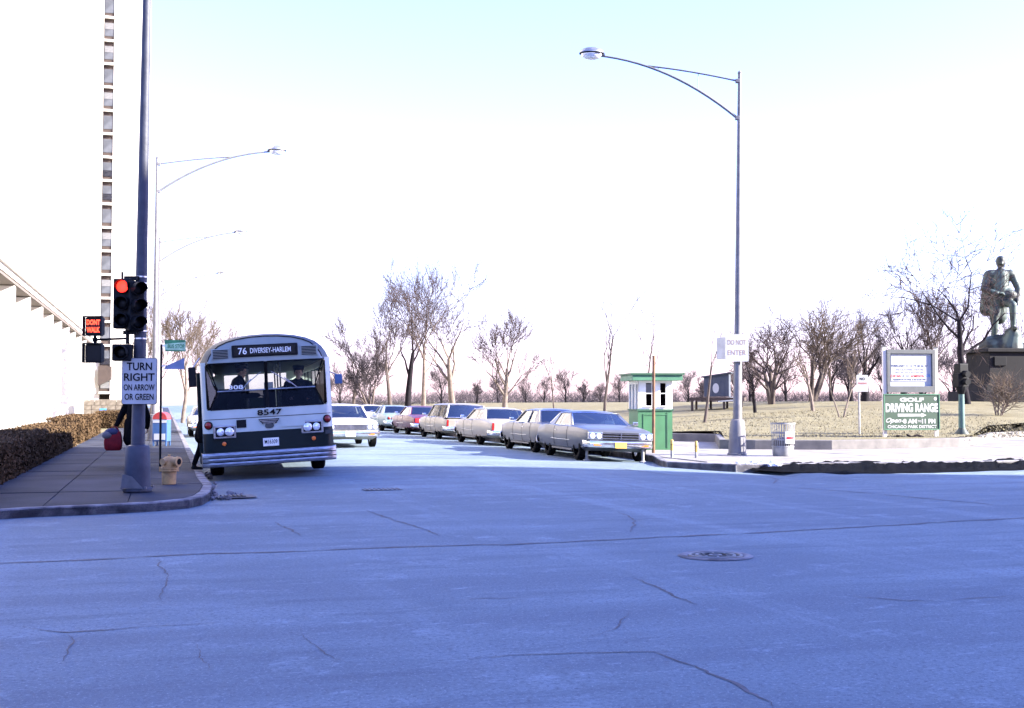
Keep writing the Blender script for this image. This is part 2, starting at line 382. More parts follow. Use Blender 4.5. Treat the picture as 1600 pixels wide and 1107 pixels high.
# road sheet, crowned along the side street
us = [-90+3*i for i in range(34)]+[14+1.5*i for i in range(30)]+[60+8*i for i in range(40)]
vs_ = [-150+10*i for i in range(15)]+[.2, .7]+[1.2+.6*i for i in range(20)]+[13.2, 13.5]+[16+10*i for i in range(14)]
rb = MB()
for u in us:
    for v in vs_:
        p = S(u, v); rb.v.append((p.x, p.y, zroad(p.x, p.y)))
n = len(vs_)
rb.f = [(i*n+k, i*n+k+1, (i+1)*n+k+1, (i+1)*n+k) for i in range(len(us)-1) for k in range(n-1)]
road = tag(rb.build('road', 'road', smooth=60), kind='structure')
rc = random.Random(3)
def crack(pts, wd, sub=True):
    pl = resample([tuple(G(*p)[:2]) for p in pts], .05); m = MB(); a = []; b = []
    ph = rc.random()*90; n_ = len(pl); cur = None
    for i, p in enumerate(pl):
        t = Vector(pl[min(i+1, n_-1)])-Vector(pl[max(i-1, 0)]); t.normalize()
        j = .10*mnoise.noise((i*.035+ph, 0, 0))+.05*mnoise.noise((i*.16+ph, 3, 0))+.018*mnoise.noise((i*.7+ph, 7, 0))
        h = 1.35*wd*max(.08, .52+.75*mnoise.noise((i*.11+ph, 11, 0))+.35*mnoise.noise((i*.9+ph, 13, 0)))*min(1, .15+i/12, .15+(n_-1-i)/12)
        q = Vector(p)+Vector((-t.y, t.x))*j
        a.append((q.x-t.y*h/2, q.y+t.x*h/2)); b.append((q.x+t.y*h/2, q.y-t.x*h/2))
    m.loft([[(x[0], x[1], zroad(*x)+.004), (y[0], y[1], zroad(*y)+.004)] for x, y in zip(a, b)])
    m.build('crack', 'crack', road)
crack([(-40,884),(45,880),(300,867),(560,858),(800,851),(1000,842),(1200,832),(1400,821),(1640,807)], .075)
crack([(985,903),(1035,920),(1090,946)], .040); crack([(1030,1018),(1110,1046),(1165,1075),(1190,1110)], .034)
crack([(30,978),(108,987),(220,981),(370,974)], .020); crack([(108,987),(104,1005),(97,1035)], .018)
crack([(660,945),(740,936),(840,934)], .022); crack([(435,815),(470,838)], .035); crack([(570,798),(640,820),(690,838)], .035)
crack([(1210,760),(1380,773),(1560,790)], .06); crack([(700,1033),(1040,1018),(1110,1014)], .018); crack([(970,800),(992,815),(985,832)], .035)
crack([(325,1005),(329,1050)], .012); crack([(1200,742),(1217,749),(1206,757)], .05); crack([(940,732),(1020,741),(1115,750)], .06)
crack([(1300,930),(1420,940),(1600,932)], .02); crack([(470,990),(520,1030),(560,1044)], .014); crack([(1035,920),(1080,918),(1140,926)], .018); crack([(240,870),(262,900),(250,940)], .016); crack([(900,1000),(960,985),(985,955)], .013)
# ---- left pavement with kerb
KV = .77
kp = [G(*p) for p in ((-60,816),(45,808.5),(150,804),(240,799),(295,793.5),(317,788),(328,780),(332,769))]
uk, vk = uv(kp[-1])
left_out = [tuple((kp[0]-NV*90)[:2])]+[tuple(p[:2]) for p in kp]+[tuple(S(uk+1.2, KV+.02)[:2])]+[tuple(S(u, KV)[:2]) for u in (24, 40, 80, 260)]
left_out = resample(left_out, .35)[::1] if False else left_out
left_in = offset(left_out, .17)
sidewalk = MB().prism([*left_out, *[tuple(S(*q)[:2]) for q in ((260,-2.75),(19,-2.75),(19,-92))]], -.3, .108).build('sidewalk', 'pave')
tag(sidewalk, kind='structure')
strip('kerb', left_out, .165, -.25, .132, 'kerb', sidewalk, bevel=.025)
reg = [uv(p) for p in left_in]+[(260,-2.75),(19,-2.75),(19,-92)]
rs = random.Random(5)
ue = [13.2+1.52*i for i in range(33)]; ve = [-11.2, -9.7, -8.2, -6.7, -5.2, -3.95, -2.75, -1.62, -.5, .8]
for i in range(len(ue)-1):
    for k in range(len(ve)-1):
        pc = clip(reg, ue[i]+.008, ue[i+1]-.008, ve[k]+.008, ve[k+1]-.008)
        if len(pc) > 2 and area(pc) > .02:
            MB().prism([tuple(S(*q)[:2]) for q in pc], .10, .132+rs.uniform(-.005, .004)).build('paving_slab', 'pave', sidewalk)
pc = clip(reg, ue[-1]+.01, 260, -2.74, .6)
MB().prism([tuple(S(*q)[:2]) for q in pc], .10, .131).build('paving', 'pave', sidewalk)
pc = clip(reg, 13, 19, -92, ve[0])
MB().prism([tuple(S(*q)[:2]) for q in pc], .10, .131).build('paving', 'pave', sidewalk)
tag(MB().prism([tuple(S(*q)[:2]) for q in ((19,-2.76),(260,-2.76),(260,-60),(19,-60))], -.3, .11).build('planting_bed', 'lawn'), kind='structure')
# ---- right pavement, driveway and lawn
RZ = .12
fr = [G(*p, RZ) for p in ((1020,712),(1030,718.5),(1042,721.5),(1100,724),(1150,726),(1210,725.5),(1300,723.5),(1450,722.5),(1560,720.5),(1720,716))]
ur, vr = uv(fr[0])
right_out = [tuple(S(u, 12.75)[:2]) for u in (260, 120, 60, ur+3)]+[tuple(p[:2]) for p in fr]+[(90.0, 33.0)]
drive = MB().prism([*right_out, (90, 60), tuple(S(60,19)[:2]), tuple(S(260,19)[:2])], -.3, RZ-.02).build('pavement', 'pave_pale')
tag(drive, kind='structure')
strip('kerb', right_out, .17, -.25, RZ+.004, 'kerb', drive, bevel=.025)
reg2 = [uv(p) for p in offset(right_out, .18)]+[uv((90, 60)), uv(S(60, 19)), (260, 19)]
for i in range(24):
    for k in range(24):
        pc = clip(reg2, 27+1.8*i+.008, 28.8+1.8*i-.008, 12.6+1.8*k+.008, 14.4+1.8*k-.008)
        if len(pc) > 2 and area(pc) > .03:
            q = [S(*q) for q in pc]; c = sum(q, Vector())/len(q)
            if c.y < 47 and -4 < c.x < 24: MB().prism([tuple(a[:2]) for a in q], .08, RZ+rs.uniform(-.006, .004)).build('paving_slab', 'pave_pale', drive)
lf = [G(*p, RZ) for p in ((1053,689.5),(1118,691),(1124,701.5),(1180,702.5),(1300,703),(1400,701),(1500,698.5),(1530,696),(1542,692),(1552,688),(1640,684),(1760,681))]
lawn_b = [tuple(S(u, 14.6)[:2]) for u in (260, 150, 80, 48)]+[tuple(S(44.5, 15.6)[:2])]+[tuple(p[:2]) for p in lf]
reg3 = offset(lawn_b, .2)+[(90, 52), (200, 200), (140, 320), tuple(S(320, 14.6)[:2])]
def zlawn(x, y):
    u, v = uv((x, y)); f = y-(38.5 if x > 7 else 44.0 if x < 5 else 44-2.75*(x-5)); s = (v-14.6)*1.15
    d = max(0, min(f, s) if u < 60 else s)
    return .40+1.13*(.55*sm(0, 26, d)+.45*min(1, d/26))+.04*math.sin(x*.35+y*.2)*sm(0, 5, d)-.25*sm(60, 160, y)
lb = MB(); cell = {}
def lv(p):
    k = (round(p[0], 3), round(p[1], 3))
    if k not in cell: cell[k] = len(lb.v); lb.v.append((p[0], p[1], zlawn(*p)))
    return cell[k]
for ix in range(-36, 68):
    for iy in range(14, 100):
        pc = clip(reg3, ix*3.0, ix*3+3.0, iy*2.6, iy*2.6+2.6)
        if len(pc) > 2 and area(pc) > 1e-3: lb.f.append(tuple(lv(p) for p in pc))
lawn = tag(lb.build('lawn', 'lawn', smooth=60), kind='structure')
strip('kerb', lawn_b, .2, 0, .405, 'kerb_wall', lawn, bevel=.03)
# dry grass tufts on the near lawn
rg = random.Random(11); gb = MB()
while len(gb.f) < 7000:
    x = rg.uniform(4, 20); y = 37+rg.random()**3.2*20
    f = y-(39 if x > 7 else 44.3)
    if f < .1 or (x > 22.5 and f < 3): continue
    z = zlawn(x, y); h = rg.uniform(.02, .07); a = rg.uniform(0, 6.28); dx, dy = math.cos(a)*.02, math.sin(a)*.02; lx, ly = rg.uniform(-.07, .07), rg.uniform(-.07, .07)
    gb.add([(x-dx, y-dy, z-.01), (x+dx, y+dy, z-.01), (x+lx, y+ly, z+h)], [(0,1,2)])
tag(gb.build('grass', 'straw', fix=False), 'dry yellow winter grass on the sunlit lawn', 'grass', kind='stuff')
# dirty slush along the right kerb
rn = random.Random(4); top = [(1170,727),(1230,724),(1300,719),(1380,721),(1430,719),(1500,722),(1560,717),(1750,712)]; bot = [(1170,731),(1240,735),(1320,737),(1400,736),(1450,735.5),(1530,733),(1560,732),(1750,727)]
def lerp_pl(pl, x):
    for a, b in zip(pl, pl[1:]):
        if a[0] <= x <= b[0]: return a[1]+(b[1]-a[1])*(x-a[0])/(b[0]-a[0])
    return pl[-1][1]
secs = []
for i in range(150):
    x = 1172+i*3.8; yt, yb = lerp_pl(top, x), lerp_pl(bot, x); yb += 1.2*mnoise.noise((x*.03, 5, 0)); sec = []
    for k in range(9):
        t = k/8; p = G(x, yb+(yt-yb)*t, .06); h = (.07+.09*mnoise.noise((p.x*1.7, p.y*1.7, 0)))*math.sin(math.pi*t)*min(1, i/14)+.07*mnoise.noise((p.x*6, p.y*6, 2))*math.sin(math.pi*t)
        sec.append((p.x, p.y, .012+.03*sm(.2, .6, t)+max(0, h)))
    secs.append(sec)
tag(MB().loft(secs).build('slush_bank', 'slush', smooth=50), 'long blackened bank of dirty slush along the right-hand kerb', 'slush bank')
def rubble(name, label, pts, m, sd, size):
    r = random.Random(sd); b = MB()
    for (px, py, z, nn, sx, sy) in pts:
        for _ in range(nn):
            p = G(px+r.uniform(-sx, sx), py+r.uniform(-sy, sy), z); s = size*r.uniform(.4, 1.3)
            k = len(b.v); b.ball((p.x, p.y, z+s*.2), (s*r.uniform(.7, 1.5), s*r.uniform(.7, 1.4), s*r.uniform(.3, .7)), 6, 4, Euler((r.random(), r.random(), r.random()*6)).to_matrix())
            for j in range(k, len(b.v)): v = Vector(b.v[j]); b.v[j] = tuple(v+Vector((r.uniform(-1, 1), r.uniform(-1, 1), r.uniform(-1, 1)))*s*.18)
    return tag(b.build(name, m), label, 'snow', kind='stuff')
rubble('snow_crumbs', 'crusted snow lumps along the kerb below the tall lamp post', [(1165,727,.06,26,22,2.4),(1200,728,.06,22,20,2.2)], 'snow', 3, .09)
rubble('ice_crumbs', 'frozen dirty ice lumps in the gutter beside the bus', [(333,765,.0,16,5,10),(345,778,.01,12,14,2),(326,745,-.05,10,4,7),(362,772,.01,8,16,2)], 'kerb', 6, .04)
# ---- covers in the road
c = G(1118, 869.5)
t = thing('manhole_cover', 'round iron manhole cover with concentric rings in the foreground road', 'manhole', (c.x, c.y, .004))
MB().lathe([(.29,.0),(.31,.012),(.36,.012),(.385,.002)], 36).build('frame', 'kerb', t, smooth=40)
MB().lathe([(.001,.004),(.285,.004)], 36, cap=False).build('cover', 'iron', t)
for r_ in (.27, .20, .13, .06): MB().lathe([(r_-.022,.004),(r_-.018,.016),(r_+.006,.016),(r_+.010,.004)], 32, cap=False).build('ring', 'steel' if r_ != .13 else 'iron', t, smooth=40)
for a in range(8): MB().box((math.cos(a*.785)*.165, math.sin(a*.785)*.165, .010), (.05, .02, .012), Matrix.Rotation(a*.785, 3, 'Z')).build('lug', 'steel', t)
c = G(597, 767)
t = thing('drain_grate', 'small worn drain grate in the road right of the bus', 'drain', (c.x, c.y, zroad(c.x, c.y)+.006), ST_ROT)
MB().box((0,0,.002), (.42,.66,.008)).build('frame', 'steel', t)
for i in range(8): MB().box((0, -.28+.08*i, .009), (.34,.03,.012)).build('bar', 'kerb_wall', t)
c = G(368, 777)
t = thing('kerb_inlet', 'rectangular iron storm inlet in the gutter at the corner', 'drain', (c.x, c.y, .006), ST_ROT+R(4))
MB().box((0,0,.004), (.52,.62,.014)).build('frame', 'kerb_wall', t)
MB().box((0,.04,.012), (.36,.38,.012)).build('pit', 'sign_ink', t)
for i in range(6): MB().box((0, -.12+.066*i, .020), (.36,.026,.012)).build('bar', 'steel', t)

# ================================================================ BUILDINGS
t = thing('office_tower', 'tall white tower with vertical ribs and a fin-columned ground storey', 'building', S(38, -7, .1), ST_ROT)
# local: x along the street, y to the left (away from the street)
LT = 103.0
MB().box((LT/2, 11.5, 7.3+35.5), (LT, 23, 71)).build('upper_wall', 'white_stone', t)
MB().box((LT/2, 12.4, 3.6), (LT, 19.6, 7.2)).build('ground_wall', 'white_stone', t)
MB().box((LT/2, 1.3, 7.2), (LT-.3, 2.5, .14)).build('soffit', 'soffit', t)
MB().box((LT/2, -.06, 7.85), (LT+.1, .2, .5)).build('cornice', 'white_stone', t)
fin = None; FS = 6.95
for i in range(14):
    x = 4.9+i*FS
    if x > LT-.5: break
    f = MB().box((0, 1.25, 3.55), (.55, 2.3, 7.1)).build('fin', 'white_stone', t, bevel=.04) if fin is None else link('fin', fin.data, None, t)
    fin = fin or f; f.location = (x, 0, 0)
pb = MB()
for i in range(int(LT/1.15)): pb.box((.6+i*1.15, -.055, 42.4), (.22, .13, 68.2))
tag(pb.build('ribs', 'white_stone', t), kind='stuff')
jb = MB()
for i in range(int(LT/1.15)): jb.box((.6+i*1.15+.16, -.012, 42.4), (.10, .03, 68.2))
tag(jb.build('joints', 'soffit', t), kind='stuff')
# recessed stack of windows and the wing beyond it
X0 = LT+.02
MB().box((X0+4.9, 11.5, 34), (8, 23, 88)).build('recess_wall', 'white_stone', t)
MB().box((X0+12, 8.6, 34), (22, 30, 88)).build('wing_wall', 'white_stone', t) if False else None
rw = random.Random(2)
w_pane = MB().box((0,0,0), (.04,1.0,1.5)).mesh('pane'); w_slab = MB().box((0,0,0), (.55,1.34,.24)).mesh('sill'); w_fr = MB().box((0,0,0), (.10,.10,2.0)).mesh('mullion')
for me_, m_ in ((w_slab,'white_stone'),(w_fr,'brown')): me_.materials.append(M[m_])
panes = []
for m_ in ('window_grey', 'window_grey', 'window_dark', 'curtain'):
    q = w_pane.copy(); q.materials.append(M[m_]); panes.append(q)
for k in range(22):
    z = 3.6+k*2.62
    wn = link('window', MB().box((0,0,0), (.12,1.28,2.36)).mesh('window'), 'brown', t); wn.location = (X0+.78, -.66, z)
    p = link('pane', rw.choice(panes[:2]), None, wn); p.location = (-.09, .06, .05)
    if rw.random() < .8:
        p = link('blind', rw.choice(panes[2:]), None, wn); p.location = (-.125, .06, rw.choice((-.42, .42))); p.scale = (1, .94, .46)
    q = link('sill', w_slab, None, wn); q.location = (-.16, .0, -1.26)
    q = link('mullion', w_fr, None, wn); q.location = (-.1, -.56, .0)
MB().box((X0+13, -.66, 34), (24, 1.3, 88)).build('strip_wall', 'brown', t).location = (.75+.35+.3, 0, 0)
MB().box((X0+12.6, -2.94, 34), (24, 3.62, 88)).build('wing', 'white_stone', t)
MB().plate([(X0-2.2,-1.34,5.2),(X0-2.2,-.02,5.2),(X0-2.2,-.02,3.1),(X0-2.2,-1.34,3.8)], (1,0,0), 2.6).build('canopy', 'brown', t)
# shade-throwing block across the wide street, off to the right
HB = 28.0
bl = thing('apartment_block', 'long brick apartment block off to the right, shading the crossing', 'building', (46.0, 19.6, 0), math.atan2(SD.y, SD.x))
MB().box((20, -35, HB/2-.3), (40, 70, HB-.6)).build('wall', 'brick', bl)
MB().box((20, -35, HB-.3), (40.5, 70, .6)).build('parapet', 'white_stone', bl)
wm = MB().box((0,0,0), (.12,1.6,1.7)).mesh('window'); wm.materials.append(M['window_dark'])
for k in range(7):
    for i in range(14):
        q = link('window', wm, None, bl); q.location = (-.02, -4-i*4.8, 3+k*3.5)
# low stone wall, blue panel, hedges
A = S(104, -6.0, .1); t = thing('garden_wall', 'low tan stone wall at the foot of the white tower', 'wall', A, ST_ROT)
sb = random.Random(8); MB().box((.35, -1.5, .70), (.5, 3.6, 1.4)).build('core', 'soffit', t)
stone_m = {}
for r_ in range(4):
    y = .3; 
    while y > -3.2:
        wd = sb.choice((.45, .6, .8)); k = (wd, r_ % 2)
        if k not in stone_m: stone_m[k] = MB().box((0,0,0), (.1, wd-.03, .34)).mesh('stone'); stone_m[k].materials.append(M['tan_stone'])
        q = link('stone', stone_m[k], None, t); q.location = (.06+sb.uniform(-.02, .02), y-wd/2, .19+r_*.37); y -= wd
MB().box((.33, -1.5, 1.53), (.66, 3.8, .1)).build('coping', 'tan_stone', t)
p = S(92, -4.25, .1); t = thing('blue_notice', 'small plain blue notice on a post before the stone wall', 'sign', p, ST_ROT)
MB().tube([(0.03,0,0),(0.03,0,.9)], .025).build('post', 'steel', t); MB().box((0,0,.62), (.02,.46,.62)).build('panel', 'bright_blue', t)
def hedge(label, u0, u1, v0, v1, h, nl, sd):
    r = random.Random(sd); t = thing('hedge', label, 'hedge', S(u0, v0, .11), ST_ROT, 'clipped hedges along the left pavement')
    L, W = u1-u0, v0-v1
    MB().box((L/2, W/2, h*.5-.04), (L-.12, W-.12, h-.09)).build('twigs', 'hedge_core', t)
    b = MB()
    for _ in range(nl):
        q = r.random()*(L*h+L*W+W*h*3)
        if q < L*h: p = Vector((r.uniform(0, L), 0, r.uniform(0, h)))
        elif q < L*h+L*W: p = Vector((r.uniform(0, L), r.uniform(0, W), h))
        else: p = Vector((0, r.uniform(0, W), r.uniform(0, h)))
        k = .035*mnoise.noise((p.x*1.5, p.y*1.5, p.z*2)); p += Vector((r.gauss(0, .025), r.gauss(0, .03)+k, r.gauss(0, .025)+k))
        e = Euler((r.uniform(0, 6), r.uniform(0, 6), r.uniform(0, 6))).to_matrix(); s = r.uniform(.025, .055)
        b.add([p+e @ Vector((-s, 0, 0)), p+e @ Vector((0, s*.5, 0)), p+e @ Vector((s, 0, 0)), p+e @ Vector((0, -s*.5, 0))], [(0,1,2,3)])
    tag(b.build('foliage', 'hedge', t, fix=False), kind='stuff')
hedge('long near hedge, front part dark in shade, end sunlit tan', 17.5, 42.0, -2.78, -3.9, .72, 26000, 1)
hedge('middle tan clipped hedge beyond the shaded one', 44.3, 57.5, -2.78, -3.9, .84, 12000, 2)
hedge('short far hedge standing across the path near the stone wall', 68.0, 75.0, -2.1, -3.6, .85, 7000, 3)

# ================================================================ POLES, SIGNS, STREET FURNITURE
FACE = (R(90), 0, 0)                                # lettering upright, facing local -y
def flat_plate(name, pts, t, m, parent, y=0.0):     # upright plate from (x, z) points, front at local y
    return MB().plate([(a, y, b) for a, b in pts], (0, 1, 0), t).build(name, m, parent)
def rrect(w_, h_, r, n=4, cx=0, cz=0):
    out = []
    for (sx, sz, a0) in ((1,1,0),(-1,1,90),(-1,-1,180),(1,-1,270)):
        for i in range(n+1):
            a = R(a0+90*i/n); out.append((cx+sx*(w_/2-r)+r*math.cos(a), cz+sz*(h_/2-r)+r*math.sin(a)))
    return out
def bez(p0, p1, p2, n=14): p0, p1, p2 = map(Vector, (p0, p1, p2)); return [p0*(1-t)**2+p1*2*t*(1-t)+p2*t*t for t in [i/n for i in range(n+1)]]
def lamp_post(label, loc, rz, H, reach, mt='lamp_grey', dip=0):     # the arm reaches along local +x
    t = thing('lamp_post', label, 'street lamp', loc, rz, 'curved-arm street lamps')
    MB().lathe([(.27,0),(.27,.05),(.245,.06),(.225,.5),(.20,.86),(.17,.95),(.125,.97)], 20).build('base', mt, t, smooth=35)
    MB().box((-.02,-.21,.80), (.12,.06,.16)).build('hand_hole_cover', mt, t)
    MB().lathe([(.125,.9),(.118,1.6),(.05,H)], 16).build('pole', mt, t, smooth=40)
    MB().lathe([(.055,H),(.06,H+.03),(.02,H+.09)], 12).build('finial', mt, t, smooth=40)
    lo = bez((.06,0,H-1.22), (reach*.47,0,H+.30), (reach*.97,0,H+.50)); hi = bez((.05,0,H-.2), (reach*.33,0,lo[9].z-.10), lo[9]+Vector((0,0,.02)), 8)
    MB().tube(lo, [.042-.010*i/14 for i in range(15)], 8).build('lower_arm', mt, t, smooth=60)
    MB().tube(hi, .027, 8).build('upper_arm', mt, t, smooth=60)
    for k in (4, 8):
        a = lo[k]; f = a.x/reach; z1 = next((q.z for q in hi if q.x >= a.x), a.z)
        if z1 > a.z+.03: MB().tube([a, (a.x, 0, z1)], .010, 6).build('strut', mt, t)
    for z in (H-.2, H-1.22): MB().box((.05,0,z), (.13,.12,.11)).build('clamp', mt, t, bevel=.015)
    l = MB().ball((reach, 0, H+.56), (.34,.21,.17), 20, 12); q = l.v; l2 = MB()
    hd = bpy.data.objects.new('luminaire', None)
    body = l.build('luminaire', 'alu', t, smooth=60); 
    bm = bmesh.new(); bm.from_mesh(body.data); bmesh.ops.bisect_plane(bm, geom=bm.verts[:]+bm.edges[:]+bm.faces[:], plane_co=(0,0,H+.55), plane_no=(0,0,1), clear_inner=True); bm.to_mesh(body.data); bm.free()
    MB().tube([(reach-.36,0,H+.505),(reach-.2,0,H+.52)], .05, 10).build('neck', 'steel', body)
    rim = MB(); rim.lathe([(.30,0),(.345,.0),(.345,.03),(.30,.03)], 24, (reach,0,H+.535), Matrix.Diagonal((1,.62,1))).build('rim', 'signal', body, smooth=40)
    MB().ball((reach, 0, H+.54), (.30,.18,.17), 18, 10).build('lens', 'lamp_lens', body, smooth=60)
    for ob in (body,): ob.rotation_euler = (0, 0, 0)
    bpy.data.objects.remove(hd)
    return t
for k, (u, lab) in enumerate(((46.5,'nearest tall lamp on the left pavement, arm over the bus'),(69.6,'second tall lamp along the left pavement, middle of the three'),(92.4,'farthest and smallest lamp of the left-hand row'))):
    lamp_post(lab, S(u, -.36, .13), ST_ROT-R(90), 10.4, 4.35)
p = G(1152, 711.5, RZ)
tp = lamp_post('tall lamp post on the right corner, arm reaching left over the road', (*p[:2], RZ), R(178), 10.42, 4.05)
tp.rotation_euler = (0, R(-.75), R(178))
# signs on the right lamp post
t = thing('do_not_enter_sign', 'square white DO NOT ENTER sign strapped to the right lamp post', 'sign', (p.x-.02, p.y-.17, 3.02), R(4))
flat_plate('panel', rrect(.64,.74,.04), .012, 'sign_white', t)
for z, s_ in ((.15,'DO NOT'),(-.13,'ENTER')): lettering(s_, .135, (.0,-.004,z), FACE, 'text_pale', t, .50)
MB().box((0,.055,.2), (.3,.05,.04)).build('bracket', 'steel', t); MB().box((0,.055,-.2), (.3,.05,.04)).build('bracket', 'steel', t)
t = thing('side_sign', 'white sign seen nearly edge-on behind the DO NOT ENTER sign', 'sign', (p.x-.37, p.y+.12, 3.02), R(-70))
flat_plate('panel', rrect(.6,.6,.03), .012, 'sign_white', t); MB().box((.1,.04,0), (.3,.05,.04)).build('bracket', 'steel', t)

# ---- traffic signal mast at the left corner
b0 = G(214.5, 769, .13); MH = 11.0
mast = thing('signal_mast', 'dark blue-grey tapered signal mast with heavy base at the left corner', 'pole', b0, 0)
ln = math.tan(R(.45))
MB().lathe([(.215,0),(.235,.02),(.235,.06),(.213,.07),(.205,.40),(.195,.70),(.18,.74),(.11,.76)], 12).build('base', 'pole_blue', mast, smooth=30)
MB().plate([(-.20,-.222,.07),(.16,-.222,.07),(-.02,-.219,.26),(-.17,-.216,.30)], (0,-1,0), .006).build('bare_patch', 'pole_primer', mast)
for sx in (-1, 1):
    for sy in (-1, 1): MB().lathe([(.022,.06),(.022,.095)], 6, (sx*.19, sy*.19, 0)).build('bolt', 'steel', mast)
MB().tube([(0,0,.7),(ln*3.5,0,3.5),(ln*7,0,7),(ln*MH,0,MH)], [.108,.092,.072,.05], 16).build('pole', 'pole_blue', mast, smooth=50)
SC = (769-626)/ (EYE-.13)                           # photo pixels per metre at the mast
def mz(py): return .0+(769-py)/SC                   # height above the pavement of a photo row at the mast
def mx(px): return (px-214.5)/SC
def signal_head(t, x, y, ztop, nsec, lit, rz, wd=.29, hs=.285):
    hd = MB().box((0,0,-nsec*hs/2), (wd, .20, nsec*hs-.012)).build('housing', 'signal', t, bevel=.02); hd.location = (x, y, ztop); hd.rotation_euler = (0, 0, rz)
    for i in range(nsec):
        z = -hs*(i+.5)
        MB().lathe([(.098,0),(.085,.02),(.05,.034),(.001,.038)], 20, (0,-.105,z), Matrix.Rotation(R(90), 3, 'X'), cap=False).build('lens', lit if (i == 0 and lit) else 'signal_lens_dark', hd, smooth=60)
        sec = []
        for a in range(-112, 293, 15):
            if a > 180+68: break
            r_ = R(a-0); x0, z0 = .108*math.cos(R(a+22-22)), .108*math.sin(R(a))
            sec.append((a, x0, z0))
        f = [(q[1], -.10, z+q[2]) for q in sec]; bk = [(q[1]*.96, -.10-(.19 if -10 < q[0] < 190 else .08), z+q[2]*.96) for q in sec]
        vz = MB().loft([f, bk]).build('visor', 'signal', hd)
        md = vz.modifiers.new('s', 'SOLIDIFY'); md.thickness = .006; baked(vz)
    return hd
ts = thing('traffic_signal', 'three-light traffic signal showing red, facing the viewer', 'traffic light', (b0.x, b0.y, .13))
signal_head(ts, mx(194), -.13, mz(436), 3, 'red_on', R(7), .30, .27)
MB().tube([(mx(190),-.1,mz(437)),(mx(190),-.1,mz(425))], .02, 6).build('top_stub', 'signal', ts)
MB().box((mx(205),-.10,mz(434)), (.24,.05,.05)).build('upper_bracket', 'signal', ts); MB().box((mx(203),-.10,mz(520)), (.20,.07,.06)).build('lower_bracket', 'signal', ts)
tq = thing('traffic_signal', 'dark traffic signal turned to the cross street, against the mast', 'traffic light', (b0.x, b0.y, .13))
signal_head(tq, mx(212.5), -.18, mz(440), 3, None, R(38), .24, .27)
MB().box((mx(213),-.10,mz(436)), (.05,.22,.05)).build('upper_bracket', 'signal', tq); MB().box((mx(213),-.10,mz(520)), (.05,.22,.05)).build('lower_bracket', 'signal', tq)
ta = thing('arrow_signal', 'single dark arrow signal box below the red traffic signal', 'traffic light', (b0.x, b0.y, .13))
signal_head(ta, mx(193), -.13, mz(538), 1, None, R(7), .30, .28)
MB().tube([(mx(200),-.12,mz(538)),(mx(200),-.12,mz(515))], .03, 8).build('hanger', 'signal', ta)
for i, y in enumerate((432, 442, 517, 529)):
    r_ = .098-.012*(mz(y)-2)/3; MB().lathe([(r_,-.014),(r_+.006,-.010),(r_+.006,.010),(r_,.014)], 16, (ln*mz(y),0,mz(y))).build('strap', 'strap', mast)
def ped(label, py, lit):
    t = thing('walk_signal', label, 'walk signal', (b0.x+mx(147), b0.y-.05, .13+mz(py)))
    MB().box((0,0,0), (.27,.16,.285)).build('housing', 'signal', t, bevel=.025)
    fr = MB()
    for a, b, c_, d in ((0,.15,.30,.02),(0,-.15,.30,.02),(.145,0,.02,.30),(-.145,0,.02,.30)): fr.box((a,-.11,b), (c_,.09,d))
    fr.build('visor', 'signal', t)
    MB().box((0,-.084,0), (.24,.008,.25)).build('screen', 'signal_lens_dark', t)
    if lit:
        for z, s_ in ((.06,'DONT'),(-.06,'WALK')): lettering(s_, .088, (0,-.092,z), FACE, 'walk_on', t, .215, bold=.045)
    MB().tube([(0,0,-.14 if lit else .14),(0,0,-.22 if lit else .22)], .025, 8).build('pipe', 'signal', t)
    return t
w1 = ped('pedestrian signal lit red with DONT WALK, left of the mast', 510, True); w2 = ped('unlit pedestrian signal box below the lit DONT WALK', 552, False)
MB().tube([(mx(147),-.05,mz(531)),(mx(197),-.05,mz(529))], .018, 8).build('side_arm', 'signal', mast); MB().ball((mx(147),-.05,mz(531)), (.045,.045,.05), 8, 6).build('side_arm_joint', 'signal', mast)
t = thing('turn_sign', 'white rectangular sign reading TURN RIGHT ON ARROW OR GREEN', 'sign', (b0.x+mx(220.5), b0.y-.16, .13+mz(596)), R(2))
flat_plate('border', rrect(.56,.745,.035), .008, 'sign_ink', t, .002); flat_plate('panel', rrect(.545,.73,.03), .008, 'sign_white', t, -.003)
for z, s_, h, wd in ((.235,'TURN',.125,.40),(.065,'RIGHT',.125,.485),(-.10,'ON ARROW',.10,.49),(-.25,'OR GREEN',.10,.46)): lettering(s_, h, (.0,-.008,z), FACE, 'sign_ink', t, wd, bold=.018)
MB().box((-.04,.06,.1), (.2,.1,.04)).build('bracket', 'steel', t)
# ---- hydrant
p = G(264, 757, .13); t = thing('fire_hydrant', 'squat cream-tan fire hydrant on the left pavement', 'fire hydrant', p, R(-25))
MB().lathe([(.115,0),(.12,.005),(.125,.16),(.128,.23)], 20).build('barrel', 'hydrant', t, smooth=40)
MB().lathe([(.135,.23),(.17,.235),(.17,.262),(.15,.268),(.17,.272),(.17,.295),(.13,.30)], 20).build('flange', 'hydrant', t, smooth=30)
for a in range(8): MB().lathe([(.014,.22),(.014,.31)], 6, (.155*math.cos(a*.785), .155*math.sin(a*.785), 0)).build('bolt', 'hydrant', t)
MB().lathe([(.125,.30),(.122,.40),(.10,.455),(.06,.485),(.03,.49)], 20).build('bonnet', 'hydrant', t, smooth=50)
MB().lathe([(.025,.485),(.025,.52)], 5).build('top_nut', 'hydrant', t)
ny = Matrix.Rotation(R(90), 3, 'Y')
nz = MB().lathe([(.075,.08),(.075,.17),(.09,.175),(.09,.215),(.07,.22)], 16, (0,0,.40), ny).build('pumper_nozzle', 'hydrant', t, smooth=40)
